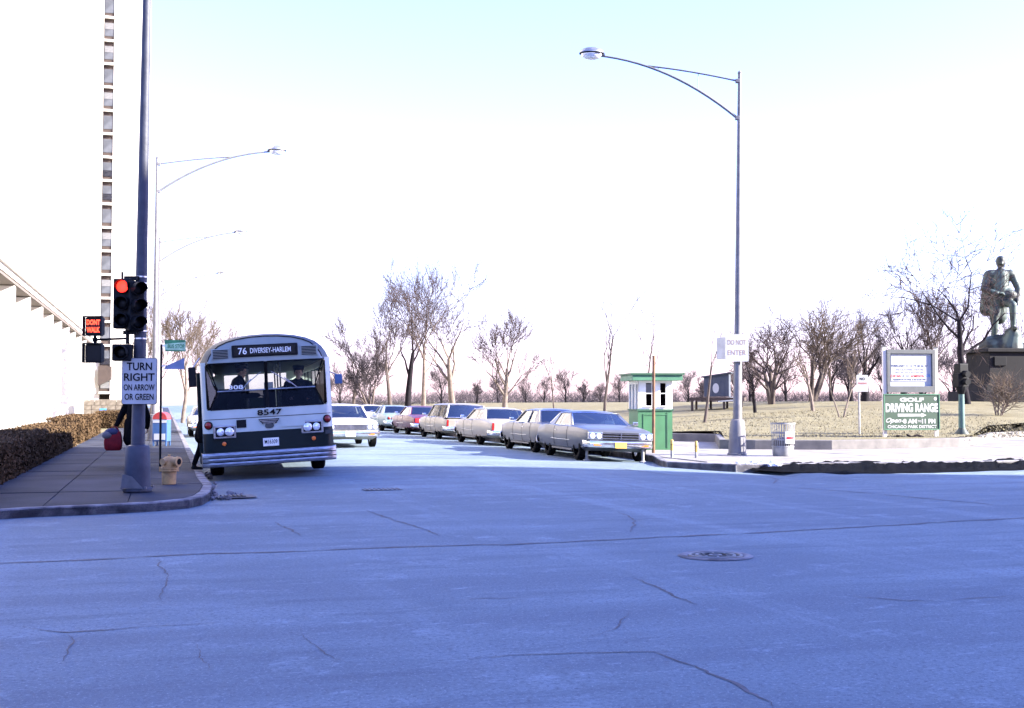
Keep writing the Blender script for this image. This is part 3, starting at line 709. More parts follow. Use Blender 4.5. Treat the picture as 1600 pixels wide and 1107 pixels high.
MB().lathe([(.001,.221),(.055,.2215)], 16, (0,0,.40), ny, cap=False).build('opening', 'dark_inside', nz)
nq = MB().lathe([(.05,.08),(.05,.15),(.06,.155),(.06,.18)], 14, (0,0,.40), Matrix.Rotation(R(90), 3, 'X')).build('side_nozzle', 'hydrant', t, smooth=40)
# ---- bus stop post
p = G(250, 737, .13); t = thing('bus_stop_sign', 'thin dark post carrying a green bus stop sign over a slanted blue panel', 'bus stop', p, R(6)); k = (737-626)/(EYE-.13)
MB().tube([(0,0,0),(0,0,(737-538)/k)], .024, 8).build('post', 'signal', t)
z1, z0 = (737-531)/k, (737-549)/k; g_ = flat_plate('green_panel', [(.08,z0),(.49,z0),(.49,z1),(.06,z1)], .012, 'sign_green', t)
flat_plate('mint_band', [(.07,z0+.035),(.49,z0+.02),(.49,z1-.045),(.07,z1-.085)], .004, 'sign_mint', t, -.006)
lettering('BUS STOP', .085, (.30,-.012,(z0+z1)/2-.012), FACE, 'sign_green', t, .34, bold=.02)
z1, z0 = (737-559)/k, (737-577)/k; flat_plate('blue_panel', [(.05,z0),(.47,z0),(.47,z1),(.10,z0+.07)], .012, 'sign_blue', t)
MB().box((.05,.0,(737-572)/k), (.10,.03,.03)).build('bracket', 'strap', t); MB().box((.04,0.012,(737-540)/k), (.09,.02,.03)).build('bracket', 'strap', t)
# ---- mailbox
p = G(252.5, 697, .13); t = thing('mailbox', 'blue mailbox with a red domed top on the left pavement', 'mailbox', p, R(-2)); W2 = .235
def dome(y0, y1, zb, r): return [[(r*math.cos(R(a)), y, zb+r*math.sin(R(a))) for a in range(0, 181, 15)] for y in (y0, y1)]
MB().loft(dome(-.22,.22,.86,W2), False).add([(W2*math.cos(R(a)), y, .86+W2*math.sin(R(a))) for y in (-.22,.22) for a in range(0,181,15)], [tuple(range(13)), tuple(range(13,26))]).build('dome', 'red_paint', t, smooth=50)
MB().box((0,0,.50), (.47,.44,.70)).build('body', 'mail_blue', t, bevel=.012)
MB().box((0,-.224,.79), (.44,.008,.085)).build('white_band', 'white_paint', t); MB().box((0,-.226,.30), (.36,.01,.20)).build('notice_plate', 'white_paint', t)
for sx in (-1, 1):
    for sy in (-1, 1): MB().box((sx*.205, sy*.19, .085), (.045,.045,.17)).build('leg', 'mail_blue', t)
# ---- booth
p = G(1024, 703.5, RZ); k = (703.5-626)/(EYE-RZ); BW = 55/k; BD = 1.25
t = thing('ticket_booth', 'small green and white ticket booth with flat overhanging roof', 'booth', (p.x, p.y, RZ), R(7))
zs = (703.5-642)/k; zt = (703.5-595)/k; hw = BW/2
MB().box((0,BD/2,zs/2), (BW,BD,zs)).build('lower_wall', 'booth_green', t)
MB().box((0,BD/2,zs+.02), (BW+.06,BD+.06,.05)).build('sill_band', 'booth_dark_green', t)
wins = [(-.31,-.07,.10,.78,'window'),(.13,.36,.10,.78,'window')]
sx0 = sorted({-hw,hw}|{a for w_ in wins for a in w_[:2]})
wl = MB()
for a, b in zip(sx0, sx0[1:]):
    hole = next((w_ for w_ in wins if abs(w_[0]-a) < 1e-6 and abs(w_[1]-b) < 1e-6), None)
    if hole: wl.box(((a+b)/2,.025,zs+.045+hole[2]/2), (b-a,.05,hole[2])); wl.box(((a+b)/2,.025,(zs+.045+hole[3]+zt)/2), (b-a,.05,zt-zs-.045-hole[3]))
    else: wl.box(((a+b)/2,.025,(zs+.045+zt)/2), (b-a,.05,zt-zs-.045))
wl.build('front_wall', 'booth_white', t)
for w_ in wins:
    cx = (w_[0]+w_[1])/2; q = MB().box((cx,.055,zs+.045+(w_[2]+w_[3])/2), (w_[1]-w_[0]-.004,.008,w_[3]-w_[2]-.004)).build('window', 'glass_dark', t)
    for s_ in (-1, 1): MB().box((cx+s_*(w_[1]-w_[0]-.03)/2,.03,zs+.045+(w_[2]+w_[3])/2), (.03,.05,w_[3]-w_[2]-.004)).build('frame', 'booth_white', q)
    MB().box((cx,-.02,zs+.045+w_[2]-.015), (w_[1]-w_[0]+.06,.07,.03)).build('sill', 'booth_white', q)
    MB().box((cx,.03,zs+.045+(w_[2]+w_[3])/2+.03), (w_[1]-w_[0]-.07,.04,.025)).build('rail', 'booth_white', q)
pq = MB().box((-.19,.05,zs+.045+.62), (.16,.006,.26)).build('notice', 'curtain', t)
for sx in (-1,): 
    for y in (.03,.36,.46,.79,.89,1.22): MB().box((sx*(hw-.03), y, (zs+.045+zt)/2), (.06,.06 if y in (.03,1.22) else .05,zt-zs-.045)).build('mullion', 'booth_white', t)
    MB().box((sx*(hw-.03),BD/2,zt-.05), (.05,BD-.1,.10)).build('header', 'booth_white', t)
    MB().box((sx*(hw-.05),BD/2,zs+.5), (.008,BD-.1,.84)).build('side_window', 'glass_dark', t)
MB().box((hw-.03,BD/2,(zs+.045+zt)/2), (.06,BD-.1,zt-zs-.045)).build('side_wall', 'booth_white', t); MB().box((0,BD-.03,(zs+.045+zt)/2), (BW-.13,.06,zt-zs-.045)).build('back_wall', 'booth_white', t)
MB().plate([(-hw-.22,-.24,zt),(hw+.26,-.24,zt),(hw+.26,BD+.2,zt),(-hw-.22,BD+.2,zt)], (0,0,1), .17).build('roof', 'booth_trim', t, bevel=.01)
MB().plate([(-hw-.27,-.29,zt+.172),(hw+.31,-.29,zt+.172),(hw+.31,BD+.25,zt+.172),(-hw-.27,BD+.25,zt+.172)], (0,0,1), .05).build('roof_deck', 'booth_dark_green', t)
for cx, cz, a, b in ((-.36,zs/2,.02,zs-.2),(.36,zs/2,.03,zs-.12),(0,zs-.12,.72,.025)): MB().box((cx,-.006,cz), (a,.014,b)).build('panel_trim', 'booth_green' if a != .03 else 'booth_dark_green', t)
p = G(1021, 708, RZ); k = (708-626)/(EYE-RZ)
t = tag(MB().tube([(p.x,p.y,RZ-.1),(p.x+.02,p.y,RZ+(708-556)/k)], [.045,.04], 8).build('timber_pole', 'rust_pole', smooth=50), 'slender rust-orange pole standing in front of the booth', 'pole')
# ---- short yellow posts
for px, py, lab in ((917,721,'yellow-white marker post before the grey car, at its headlamp'),(1004.5,721.5,'yellow-white marker post before the grey car, at its bumper end'),(1050,722.5,'yellow-white marker post between the grey car and the next post'),(1088,723.5,'yellow-white marker post nearest the tall lamp post')):
    z0 = .0 if px < 1020 else .0; p = G(px, py, z0); k = (py-626)/EYE; H = 39/k
    t = thing('marker_post', lab, 'post', (p.x, p.y, zroad(p.x, p.y)), 0, 'short yellow and white marker posts')
    MB().lathe([(.10,0),(.10,.03),(.05,.05)], 12).build('foot', 'post_white', t)
    MB().tube([(0,0,.03),(0,0,H*.55)], .04, 10).build('lower_shaft', 'post_white', t, smooth=50); MB().tube([(0,0,H*.55),(0,0,H*.78)], .041, 10).build('band', 'post_yellow', t, smooth=50)
    MB().tube([(0,0,H*.78),(0,0,H*.80)], .040, 10).build('dark_ring', 'sign_ink', t, smooth=50); MB().lathe([(.041,H*.80),(.041,H-.02),(.02,H)], 10).build('cap', 'post_yellow', t, smooth=50)
# ---- litter basket
p = G(1223.5, 713, RZ); t = thing('litter_basket', 'tall wire-and-slat litter basket with a faded red and white notice', 'litter basket', (p.x, p.y, RZ), 0)
MB().lathe([(.26,0),(.27,.02),(.285,.24),(.27,.24),(.255,.03)], 28).build('lower_drum', 'basket', t, smooth=40)
for z, r_ in ((.26,.288),(.44,.298),(.62,.308),(.87,.322)): MB().lathe([(r_-.008,z-.016),(r_+.006,z-.016),(r_+.006,z+.016),(r_-.008,z+.016)], 28, cap=False).build('hoop', 'basket', t, smooth=40)
sm_ = MB().plate([(-.012,0,.24),(.012,0,.24),(.012,.036,.87),(-.012,.036,.87)], (0,1,0), .004).mesh('slat'); sm_.materials.append(M['basket'])
for i in range(30): q = link('slat', sm_, None, t); a = 2*math.pi*i/30; q.location = (.282*math.cos(a), .282*math.sin(a), 0); q.rotation_euler = (0, 0, a-R(90))
nb = []
for z in (.34,.66): nb.append([(.325*math.cos(R(a)), .325*math.sin(R(a)), z) for a in range(-92, -28, 8)])
q = MB().loft(nb).build('notice', 'white_paint', t)
nb = []
for z in (.46,.52): nb.append([(.330*math.cos(R(a)), .330*math.sin(R(a)), z) for a in range(-84, -40, 6)])
MB().loft(nb).build('red_mark', 'red_lens_bright', q)
MB().lathe([(.24,.05),(.25,.42),(.1,.5),(.02,.52)], 16).build('litter', 'parcel', t, smooth=60)
# ---- golf sign board
pl_ = G(1424, 683, .42); k = (683-626)/(EYE-.42); gz = zlawn(pl_.x, pl_.y)
t = thing('notice_board', 'framed white theatre notice above a green GOLF DRIVING RANGE sign', 'sign', (pl_.x, pl_.y, gz-.02), R(7))
def bz(y): return (683-y)/k
def bx(x): return (x-1424)/k
for x, y0 in ((1382.5, 541), (1467, 543)): MB().box((bx(x),.08,bz(y0)/2-.05), (.11,.11,bz(y0)+.1)).build('post', 'white_stone', t, bevel=.006); MB().box((bx(x),.08,bz(y0)+.015), (.15,.15,.03)).build('post_cap', 'board_grey', t)
fx0, fx1, fz0, fz1 = bx(1385), bx(1464.5), bz(612.5), bz(545.5)
for a, b, c_, d in ((fx0,fx1,fz1-.13,fz1),(fx0,fx1,fz0,fz0+.20),(fx0,fx0+.11,fz0+.2,fz1-.13),(fx1-.11,fx1,fz0+.2,fz1-.13)): MB().box(((a+b)/2,.02,(c_+d)/2), (b-a,.10,d-c_)).build('frame', 'board_grey', t, bevel=.008)
MB().box(((fx0+fx1)/2,.055,(fz0+fz1)/2+.03), (fx1-fx0-.2,.02,fz1-fz0-.3)).build('back_panel', 'board_paper', t)
pp = MB().box(((fx0+fx1)/2-.04,.036,(fz0+fz1)/2+.10), (fx1-fx0-.42,.012,fz1-fz0-.52)).build('paper', 'white_paint', t); pc_ = (fx0+fx1)/2-.04; PT = .0275
for y, s_, h, wd, m_, sh in ((561.5,'"REQUIEM - NUN"',.125,1.22,'text_red',.25),(571,'FEBRUARY 12 13 19 20 26 27',.075,1.24,'text_blue',0),(577,'LINCOLN PARK THEATRE',.06,.98,'text_faint',0),(581.5,'2021 N. STOCKTON DR.',.06,.98,'text_faint',0),(592.5,'RESERVATIONS 6:30-8:30 PM',.06,1.1,'text_blue',0)): lettering(s_, h, (pc_,PT,bz(y)), FACE, m_, t, wd, .035, sh)
lettering('CURTAIN', .085, (pc_-.47,PT,bz(587)), FACE, 'text_red', t, .36, .02, .2); lettering('8:30', .075, (pc_-.13,PT,bz(587)), FACE, 'text_blue', t, .22); lettering('ADMISSION', .085, (pc_+.27,PT,bz(587)), FACE, 'text_red', t, .46, .02, .2); lettering('1.50', .085, (pc_+.62,PT,bz(586)), FACE, 'bright_blue', t, .16, .02)
gx0, gx1, g0, g1 = bx(1378.5), bx(1470), bz(671), bz(615)
MB().box(((gx0+gx1)/2,-.02,(g0+g1)/2), (gx1-gx0,.06,g1-g0)).build('green_panel', 'board_green', t)
for a, b, c_, d in ((gx0,gx1,g1-.03,g1),(gx0,gx1,g0,g0+.03),(gx0,gx0+.03,g0+.03,g1-.03),(gx1-.03,gx1,g0+.03,g1-.03)): MB().box(((a+b)/2,-.058,(c_+d)/2), (b-a,.016,d-c_)).build('trim', 'booth_trim', t)
gc = (gx0+gx1)/2
for y, s_, h, wd, x in ((624,'GOLF',.14,.82,gc),(636.5,'DRIVING RANGE',.29,1.78,gc),(657.5,'8 AM',.15,.47,bx(1421)),(657.5,'TO',.07,.12,bx(1436.5)),(657.5,'11 PM',.15,.46,bx(1451.5)),(666,'CHICAGO PARK DISTRICT',.10,1.66,gc)): lettering(s_, h, (x,-.055,bz(y)), FACE, 'white_paint', t, wd, bold=.05 if h > .12 else .03)
lettering('Open', .20, (bx(1394),-.055,bz(657)), FACE, 'white_paint', t, .52, bold=.02, shear=.45)
z = bz(648); flat_plate('arrow', [(bx(1401),z-.045),(bx(1440),z-.04),(bx(1440),z-.075),(bx(1448),z),(bx(1440),z+.075),(bx(1440),z+.04),(bx(1401),z+.045)], .004, 'white_paint', t, -.055)
MB().lathe([(.001,0),(.055,0)], 18, (bx(1463),-.056,bz(622.5)), Matrix.Rotation(R(90), 3, 'X'), cap=False).build('white_spot', 'white_paint', t); MB().lathe([(.001,0),(.022,0)], 10, (bx(1408),-.056,bz(657.5)), Matrix.Rotation(R(90), 3, 'X'), cap=False).build('white_dot', 'white_paint', t)
for i, (x, a) in enumerate(((1402,.0),(1419,.5),(1427,-.4),(1436,.2))): MB().ball((bx(x),-.1,.05), (.14,.06,.035), 8, 5, Matrix.Rotation(a, 3, 'Y')).build('fallen_litter', 'bark_dark', t)
# small sign on a pole beside it
p = G(1343, 681, .42); k = (681-626)/(EYE-.42); t = thing('small_sign', 'small white no-parking style sign on a thin pale pole', 'sign', (p.x, p.y, zlawn(p.x, p.y)-.02), R(5))
MB().tube([(0,0,0),(0,0,(681-585)/k)], .035, 8).build('post', 'post_white', t); flat_plate('panel', rrect(.40,.56,.02,4,.10,(681-600)/k), .01, 'sign_white', t, -.05)
lettering('NO', .09, (.10,-.055,(681-593)/k), FACE, 'sign_ink', t, .18, .02); lettering('PARKING', .06, (.10,-.055,(681-600)/k), FACE, 'text_red', t, .30, .01)
# signal on a low pedestal, seen from the side
p = G(1503, 681, .42); k = (681-626)/(EYE-.42); t = thing('pedestal_signal', 'dark green pedestal with a black signal box on the right lawn', 'traffic light', (p.x, p.y, zlawn(p.x, p.y)-.02), R(20)); zz = lambda y: (681-y)/k
MB().lathe([(.24,0),(.22,.06),(.14,.16),(.11,.22)], 14).build('base', 'signal_green', t, smooth=40); MB().lathe([(.11,.2),(.095,zz(617))], 14).build('pole', 'teal_pole', t, smooth=50)
MB().lathe([(.10,zz(618)),(.17,zz(610)),(.19,zz(606))], 12).build('collar', 'signal', t)
MB().box((-.02,0,zz(596)), (.42,.30,.46)).build('lower_housing', 'signal', t, bevel=.02); MB().box((0,0,zz(578)), (.34,.30,.33)).build('upper_housing', 'signal', t, bevel=.02)
for z in (586, 598): MB().tube([(0,-.15,zz(z)),(0,-.34,zz(z)-.02)], .11, 12).build('visor', 'signal', t)
# blue shed on a deck, far up the lawn
p = atY(1118, 628, 66); k = FPX/66.0; t = thing('blue_shed', 'weathered blue-grey hut with a white oval on a low deck', 'hut', (p.x, p.y, zlawn(p.x, p.y)-.02), R(-14))
sz = lambda y: (628-y)/k
MB().plate([(-.62,0,sz(607)),(.72,0,sz(607)),(.72,0,sz(571)),(-.62,0,sz(577))], (0,1,0), 1.5).build('wall', 'blue_shed', t)
MB().plate([(-.74,-.12,sz(577)-.01),(.84,-.12,sz(571)+.01),(.84,1.6,sz(571)+.01),(-.74,1.6,sz(577)-.01)], (0,0,1), .07).build('roof', 'blue_shed', t)
for i in range(6): MB().box((-.62+.225*i+.11,-.012,(sz(607)+sz(577))/2), (.205,.018,sz(578)-sz(607))).build('board', 'blue_shed', t)
MB().lathe([(.001,0),(1,0)], 18, (.02,-.03,sz(594)), Matrix.Rotation(R(90), 3, 'X') @ Matrix.Diagonal((.17,.27,1)), cap=False).build('white_oval', 'white_paint', t)
MB().box((.1,.6,sz(611)), (2.9,2.6,.18)).build('deck', 'brown', t)
for x in (-1.2,-.4,.5,1.3):
    for y in (-.6,1.8): MB().box((x,y,(sz(611)-.09)/2-.04), (.12,.12,sz(611)-.02)).build('leg', 'brown', t)
MB().plate([(.2,-.75,sz(616)),(1.3,-.75,sz(613)),(1.3,-.35,sz(608)),(.2,-.35,sz(611))], (0,0,1), .05).build('snow_cover', 'white_paint', t)

# ================================================================ VEHICLES
def paint(name, c, rough=.3): mat(name, c, rough+.08, 0, var=.06, scale=2.5, coat=.2, spec=.35); return name
for n_, c_ in (('paint_grey',(.062,.066,.078)),('paint_silver',(0.128,0.120,0.114)),('paint_cream',(0.232,0.209,0.178)),('paint_beige',(0.196,0.175,0.147)),('paint_burgundy',(0.072,0.017,0.031)),('paint_sky',(0.136,0.184,0.208)),('paint_white',(0.352,0.336,0.312)),('paint_tan',(0.140,0.126,0.105)),('paint_ivory',(0.360,0.336,0.288)),('roof_black',(.03,.03,.035)),('paint_pale',(.2,.2,.19))): paint(n_, c_)
def pw(tab, x):
    if x <= tab[0][0]: return tab[0][1]
    for (a, p), (b, q) in zip(tab, tab[1:]):
        if x <= b: t = (x-a)/(b-a); t = t*t*(3-2*t)*.5+t*.5; return p+(q-p)*t
    return tab[-1][1]
wheel_cache = {}
def wheel_meshes(r, w_):
    k = (r, w_)
    if k not in wheel_cache:
        my = Matrix.Rotation(R(90), 3, 'X')
        ty = MB().lathe([(r*.62,-w_/2),(r*.9,-w_/2),(r,-w_*.36),(r,w_*.36),(r*.9,w_/2),(r*.62,w_/2)], 28, m=my, cap=False)
        rm = MB().lathe([(r*.64,-w_*.40),(r*.60,-w_*.42),(r*.55,-w_*.30),(r*.30,-w_*.34),(r*.24,-w_*.44),(r*.06,-w_*.46)], 24, m=my)
        out = []
        for b, n_, m_ in ((ty,'tyre','rubber'),(rm,'rim','chrome')):
            me = b.mesh(n_); bm = bmesh.new(); bm.from_mesh(me); bmesh.ops.recalc_face_normals(bm, faces=bm.faces); bm.to_mesh(me); bm.free(); me.shade_smooth(); me.set_sharp_from_angle(angle=R(35)); me.materials.append(M[m_]); out.append(me)
        wheel_cache[k] = out
    return wheel_cache[k]
def add_wheel(t, x, y, r, w_, turn=0.0, deep=True):
    ty, rm = wheel_meshes(r, w_); o = link('wheel', ty, None, t); o.location = (x, y, r); o.rotation_euler = (0, 0, (0 if y < 0 else math.pi)+turn)
    link('rim', rm, None, o); return o
def cut_cyl(o, cuts):
    for (x, y, z, r, l) in cuts:
        c = MB().lathe([(r,-l/2),(r,l/2)], 24, (x,y,z), Matrix.Rotation(R(90), 3, 'X')).build('cut')
        md = o.modifiers.new('b', 'BOOLEAN'); md.operation = 'DIFFERENCE'; md.solver = 'EXACT'; md.object = c
        baked(o); bpy.data.objects.remove(c)
def car(label, col_, loc, rz, L=5.2, W=1.95, H=1.37, style='hardtop', rear='bars', front='quad', roof=None, grp='parked and passing cars', wb=2.95, plate='plate_white', roll=0.0, fin=0.0, interior='car_floor', nose=.0):
    t = thing('car', label, 'car', loc, rz, grp); t.rotation_euler = (roll, 0, rz)
    h = L/2; hw = W/2; fa = h-.92; ra = fa-wb; WR = .345
    cow, bsh = h-1.62, -h+(1.12 if style != 'wagon' else .18)      # windscreen base, rear glass base
    wt = [(-h,hw*.90),(-h+.25,hw*.965),(-h+1.2,hw),(0.2,hw),(fa,hw*.985),(h-.35,hw*.955),(h-.05,hw*.90),(h,hw*.86)]
    zs = [(-h,.78+fin),(-h+.5,.86+fin),(-h+1.2,.90),(ra+.6,.90),(0,.87),(cow,.885),(fa,.87),(h-.2,.82),(h,.76)]
    zt = [(-h,.80),(-h+.12,.88),(-h+.6,.945),(bsh,.965),(cow,.965),(fa,.955),(h-.3,.885),(h-.06,.83),(h,.77)]
    zb = [(-h,.36),(-h+.5,.27),(ra,.24),(fa,.24),(h-.4,.27),(h,.36)]
    xs = sorted({round(-h+L*i/26, 3) for i in range(27)}|{round(a, 3) for a in (cow-.04, cow, bsh, bsh+.04, -h+.04, h-.04)})
    secs = []
    for x in xs:
        w_, s_, tp, b = pw(wt, x), pw(zs, x), pw(zt, x), pw(zb, x); cab = bsh+.02 < x < cow-.02; d = s_-b
        half = [(0,b+.02),(w_*.80,b),(w_*.93,b+.07),(w_*.985,b+.40*d),(w_*1.0,b+.66*d),(w_*.985,b+.86*d),(w_*.955,s_)]
        half += [(w_*.90,s_+.015),(w_*.87,.55),(w_*.60,.50),(0,.50)] if cab else [(w_*.90,s_+.30*(tp-s_)),(w_*.80,s_+.62*(tp-s_)),(w_*.50,s_+.92*(tp-s_)),(0,tp)]
        secs.append([(x, y, z) for y, z in half]+[(x, -y, z) for y, z in reversed(half[1:-1])])
    def seam_pts(x, sy):
        w_, s_, b = pw(wt, x), pw(zs, x), pw(zb, x); d = s_-b
        return [(x, sy*(y+.002), z) for y, z in ((w_*.94,b+.09),(w_*.985,b+.40*d),(w_*1.0,b+.66*d),(w_*.985,b+.86*d),(w_*.955,s_))]
    for sy in (1, -1):
        for x in ((cow-.12, cow-1.42) if style == 'hardtop' else (cow-.12, cow-1.15, cow-2.05)): MB().tube(seam_pts(x, sy), .006, 4).build('door_seam', 'sign_ink', t)
        MB().tube([(x, sy*(pw(wt, x)*.988+.004), pw(zb, x)+.44*(pw(zs, x)-pw(zb, x))) for x in [fa-.55-(wb-1.1)*i/8 for i in range(9)]], .010, 4).build('side_trim', 'chrome', t)
        MB().box((0.5*(fa+ra), sy*(hw*.925), .268), (wb-.95, .02, .05)).build('sill_trim', 'steel', t)
    body = MB().loft(secs, True, True).build('body', col_, t)
    cut_cyl(body, [(ax, sy*(hw-.10), WR+.02, .395, .42) for ax in (fa, ra) for sy in (1, -1)])
    body.data.shade_smooth(); body.data.set_sharp_from_angle(angle=R(32))
    # greenhouse
    if style == 'hardtop': xb, xc, tw = cow-.72, bsh+.62, .70
    elif style == 'wagon': xb, xc, tw = cow-.62, bsh+.24, .74
    else: xb, xc, tw = cow-.66, bsh+.52, .72
    zb_ = .955; bw = hw*.865; rw_ = hw*tw; rs_ = []
    for x in [xb+(xc-xb)*i/8 for i in range(9)]:
        e = min(abs(x-xb), abs(x-xc)); cz = H-.035*max(0, 1-e/.5)**2
        rs_.append([(x, rw_*math.cos(R(a)), cz-.085+.085*math.sin(R(a))**.8 if 0 < a < 180 else cz-.085) for a in range(0, 181, 15)])
    rf = MB().loft(rs_).build('roof', roof or col_, t); md = rf.modifiers.new('s', 'SOLIDIFY'); md.thickness = .035; baked(rf); rf.data.shade_smooth(); rf.data.set_sharp_from_angle(angle=R(40))
    zr = H-.10
    for sy in (1, -1):
        MB().tube([(cow-.02, sy*bw, zb_-.06), (xb+.02, sy*rw_*.985, zr+.01)], .030, 6).build('front_pillar', roof or col_, t)
        bp = bsh+.02
        if style == 'wagon': MB().tube([(bp, sy*bw, zb_-.06), (xc-.02, sy*rw_*.985, zr+.01)], .045, 6).build('rear_pillar', roof or col_, t)
        else:
            wq = .30 if style == 'hardtop' else .26
            MB().plate([(bp-.06, sy*bw*.97, zb_-.03), (bp+wq+.28, sy*bw*1.0, zb_-.06), (xc+wq*.55, sy*rw_, zr+.01), (xc-.06, sy*rw_*.97, zr)], (0, -sy, 0), .05).build('rear_pillar', roof or col_, t, bevel=.01)
        mid = (cow+bsh)/2-.10
        if style != 'hardtop': MB().tube([(mid, sy*bw, zb_-.06), (mid-.02, sy*rw_*.985, zr)], .028, 6).build('middle_pillar', col_, t)
        if style == 'wagon': MB().tube([(mid-1.05, sy*bw, zb_-.06), (mid-1.02, sy*rw_*.985, zr)], .03, 6).build('middle_pillar', col_, t)
        x_e = bp+(.58 if style == 'hardtop' else .06 if style == 'wagon' else .52); x_t = xc+(.17 if style == 'hardtop' else .03 if style == 'wagon' else .18)
        for a, b, c_, d in (((cow-.06), mid+.02, xb-.02, mid), (mid-.02, x_e, mid-.04, x_t)):
            MB().plate([(a, sy*bw*.985, zb_-.06), (b, sy*bw*.985, zb_-.06), (d, sy*rw_*.975, zr), (c_, sy*rw_*.975, zr)], (0, -sy, 0), .006).build('side_window', 'glass_car', t)
        MB().tube([(cow-.04, sy*(bw+.022), zb_-.055), (x_e, sy*(bw+.022), zb_-.05)], .010, 6).build('window_trim', 'chrome', t)
        dh = MB().box((mid+.12, sy*(hw*.985+.012), .76), (.16,.022,.025)).build('door_handle', 'chrome', t)
    def screen(x0, x1, nm, s_):
        rows = []
        for k in range(5):
            f = k/4; yy = bw*.965+(rw_*.955-bw*.965)*f; z = zb_-.045+(zr+.02-zb_+.045)*f; x = x0+(x1-x0)*f
            rows.append([(x+s_*.09*(1-(q/4)**2), yy*q/4, z+.012*(1-(q/4)**2)) for q in range(-4, 5)])
        g_ = MB().loft(rows).build(nm, 'glass_car', t, smooth=60)
        edge = rows[0]+[r_[-1] for r_ in rows[1:]]+rows[-1][::-1][1:]+[r_[0] for r_ in rows[::-1][1:]]
        MB().tube([Vector(p)+Vector((s_*.006, 0, 0)) for p in edge], .013, 5).build('frame', 'chrome', g_)
    screen(cow+.0, xb+.0, 'windscreen', 1); screen(bsh-.0, xc+.0, 'rear_window', -1)
    # seats, wheel
    for sx in ((.25, -.75) if style != 'wagon' else (.35, -.60, -1.4)):
        MB().box((sx, 0, .60), (.55, W*.70, .22)).build('seat', interior, t, bevel=.05); MB().box((sx-.30, 0, .84), (.16, W*.70, .44), Matrix.Rotation(R(-12), 3, 'Y')).build('seat_back', interior, t, bevel=.05)
    MB().lathe([(.18,-.012),(.195,0),(.18,.012)], 20, (cow-.42, .38, .98), Matrix.Rotation(R(62), 3, 'Y'), cap=False).build('steering_wheel', 'sign_ink', t)
    MB().box((cow-.16, 0, .88), (.22, W*.78, .12)).build('dashboard', 'car_floor', t, bevel=.03)
    for ax in (fa, ra):
        for sy in (1, -1): add_wheel(t, ax, sy*(hw-.155), WR, .20)
    # bumpers
    def bumper(nm, x, s_, z0, z1):
        sec = []
        for q in range(-8, 9):
            f = q/8; y = f*hw*.985; dx = -s_*(.10*f**4+(.22 if abs(f) > .95 else 0)); zc = 0
            sec.append([(x+s_*.0+dx-s_*.05, y, z0), (x+s_*.045+dx, y, z0+.02), (x+s_*.075+dx, y, (z0+z1)/2), (x+s_*.045+dx, y, z1-.02), (x+dx-s_*.05, y, z1)])
        b = MB().loft(sec).build(nm, 'chrome', t, smooth=50); md = b.modifiers.new('s', 'SOLIDIFY'); md.thickness = .015; return baked(b)
    fb = bumper('front_bumper', h+.03, 1, .36, .56); bumper('rear_bumper', -h-.03, -1, .36, .56)
    # front
    MB().box((h-.005,0,.675), (.05, hw*1.0, .17)).build('grille_back', 'sign_ink', t)
    nbar = 3 if front == 'quad' else 5
    for i in range(nbar): MB().box((h+.028,0,.61+.13*i/(nbar-1)), (.02, hw*1.02, .018)).build('grille_bar', 'chrome', t)
    MB().box((h+.035,0,.675), (.018, .02, .17)).build('grille_bar', 'chrome', t)
    for sy in (1, -1):
        bz_ = MB().box((h-.02, sy*hw*.70, .675), (.08, hw*.40, .19)).build('headlight_bezel', 'chrome', t, bevel=.02)
        for q in (-1, 1): MB().lathe([(.072,0),(.07,.012),(.04,.022),(.001,.026)], 16, (h+.02, sy*hw*.70+q*.088, .675), Matrix.Rotation(R(90), 3, 'Y')).build('headlight', 'lamp_lens', t, smooth=60)
        MB().box((h+.075, sy*hw*.66, .445), (.02,.20,.045)).build('parking_light', 'orange_lens', fb)
    MB().box((h+.112,.0-.02,.45), (.008,.31,.155)).build('front_plate', plate, t)
    # rear
    if rear == 'panel':
        MB().box((-h-.008,0,.685), (.03,W*.80,.17)).build('tail_panel', 'red_lens_bright', t)
        for q in (-.42, 0, .42): MB().box((-h-.026,q,.685), (.02,.05,.17)).build('tail_divider', 'chrome', t)
        for q in (-.22, .22): MB().box((-h-.03,q,.68), (.012,.17,.12)).build('reversing_light', 'plate_white', t)
    else:
        for sy in (1, -1):
            if rear == 'bars': MB().box((-h-.012, sy*hw*.66, .69), (.04,hw*.40,.105)).build('tail_light', 'red_lens', t, bevel=.01)
            elif rear == 'tall': MB().box((-h-.005, sy*hw*.84, .68), (.05,.085,.26)).build('tail_light', 'red_lens', t, bevel=.01)
            else:
                for q in (.50, .72): MB().lathe([(.075,0),(.07,.02),(.03,.04),(.001,.042)], 16, (-h-.005, sy*hw*q, .69), Matrix.Rotation(R(-90), 3, 'Y')).build('tail_light', 'red_lens', t, smooth=60)
        MB().box((-h-.012,0,.70), (.02,.34,.17)).build('rear_plate', plate, t)
    MB().box((-h+.05,0,.60), (.02,W*.74,.012)).build('trim_strip', 'chrome', t) if False else None
    MB().tube([(-h+.3,.45,.26),(-h-.02,.45,.25)], .025, 8).build('exhaust', 'steel', t)
    for sy in (1,): 
        m_ = MB().box((cow-.28, sy*(hw+.075), 1.0), (.07,.14,.09)).build('mirror', 'chrome', t, bevel=.015); MB().box((cow-.28, sy*(hw-.02), .965), (.03,.10,.03)).build('stalk', 'chrome', m_)
    return t
AWAY, TOWARD = ST_ROT, ST_ROT+math.pi
def groundz(u, v): p = S(u, v); return zroad(p.x, p.y)
CG = 'cars parked along the right-hand kerb'
VC = 11.78
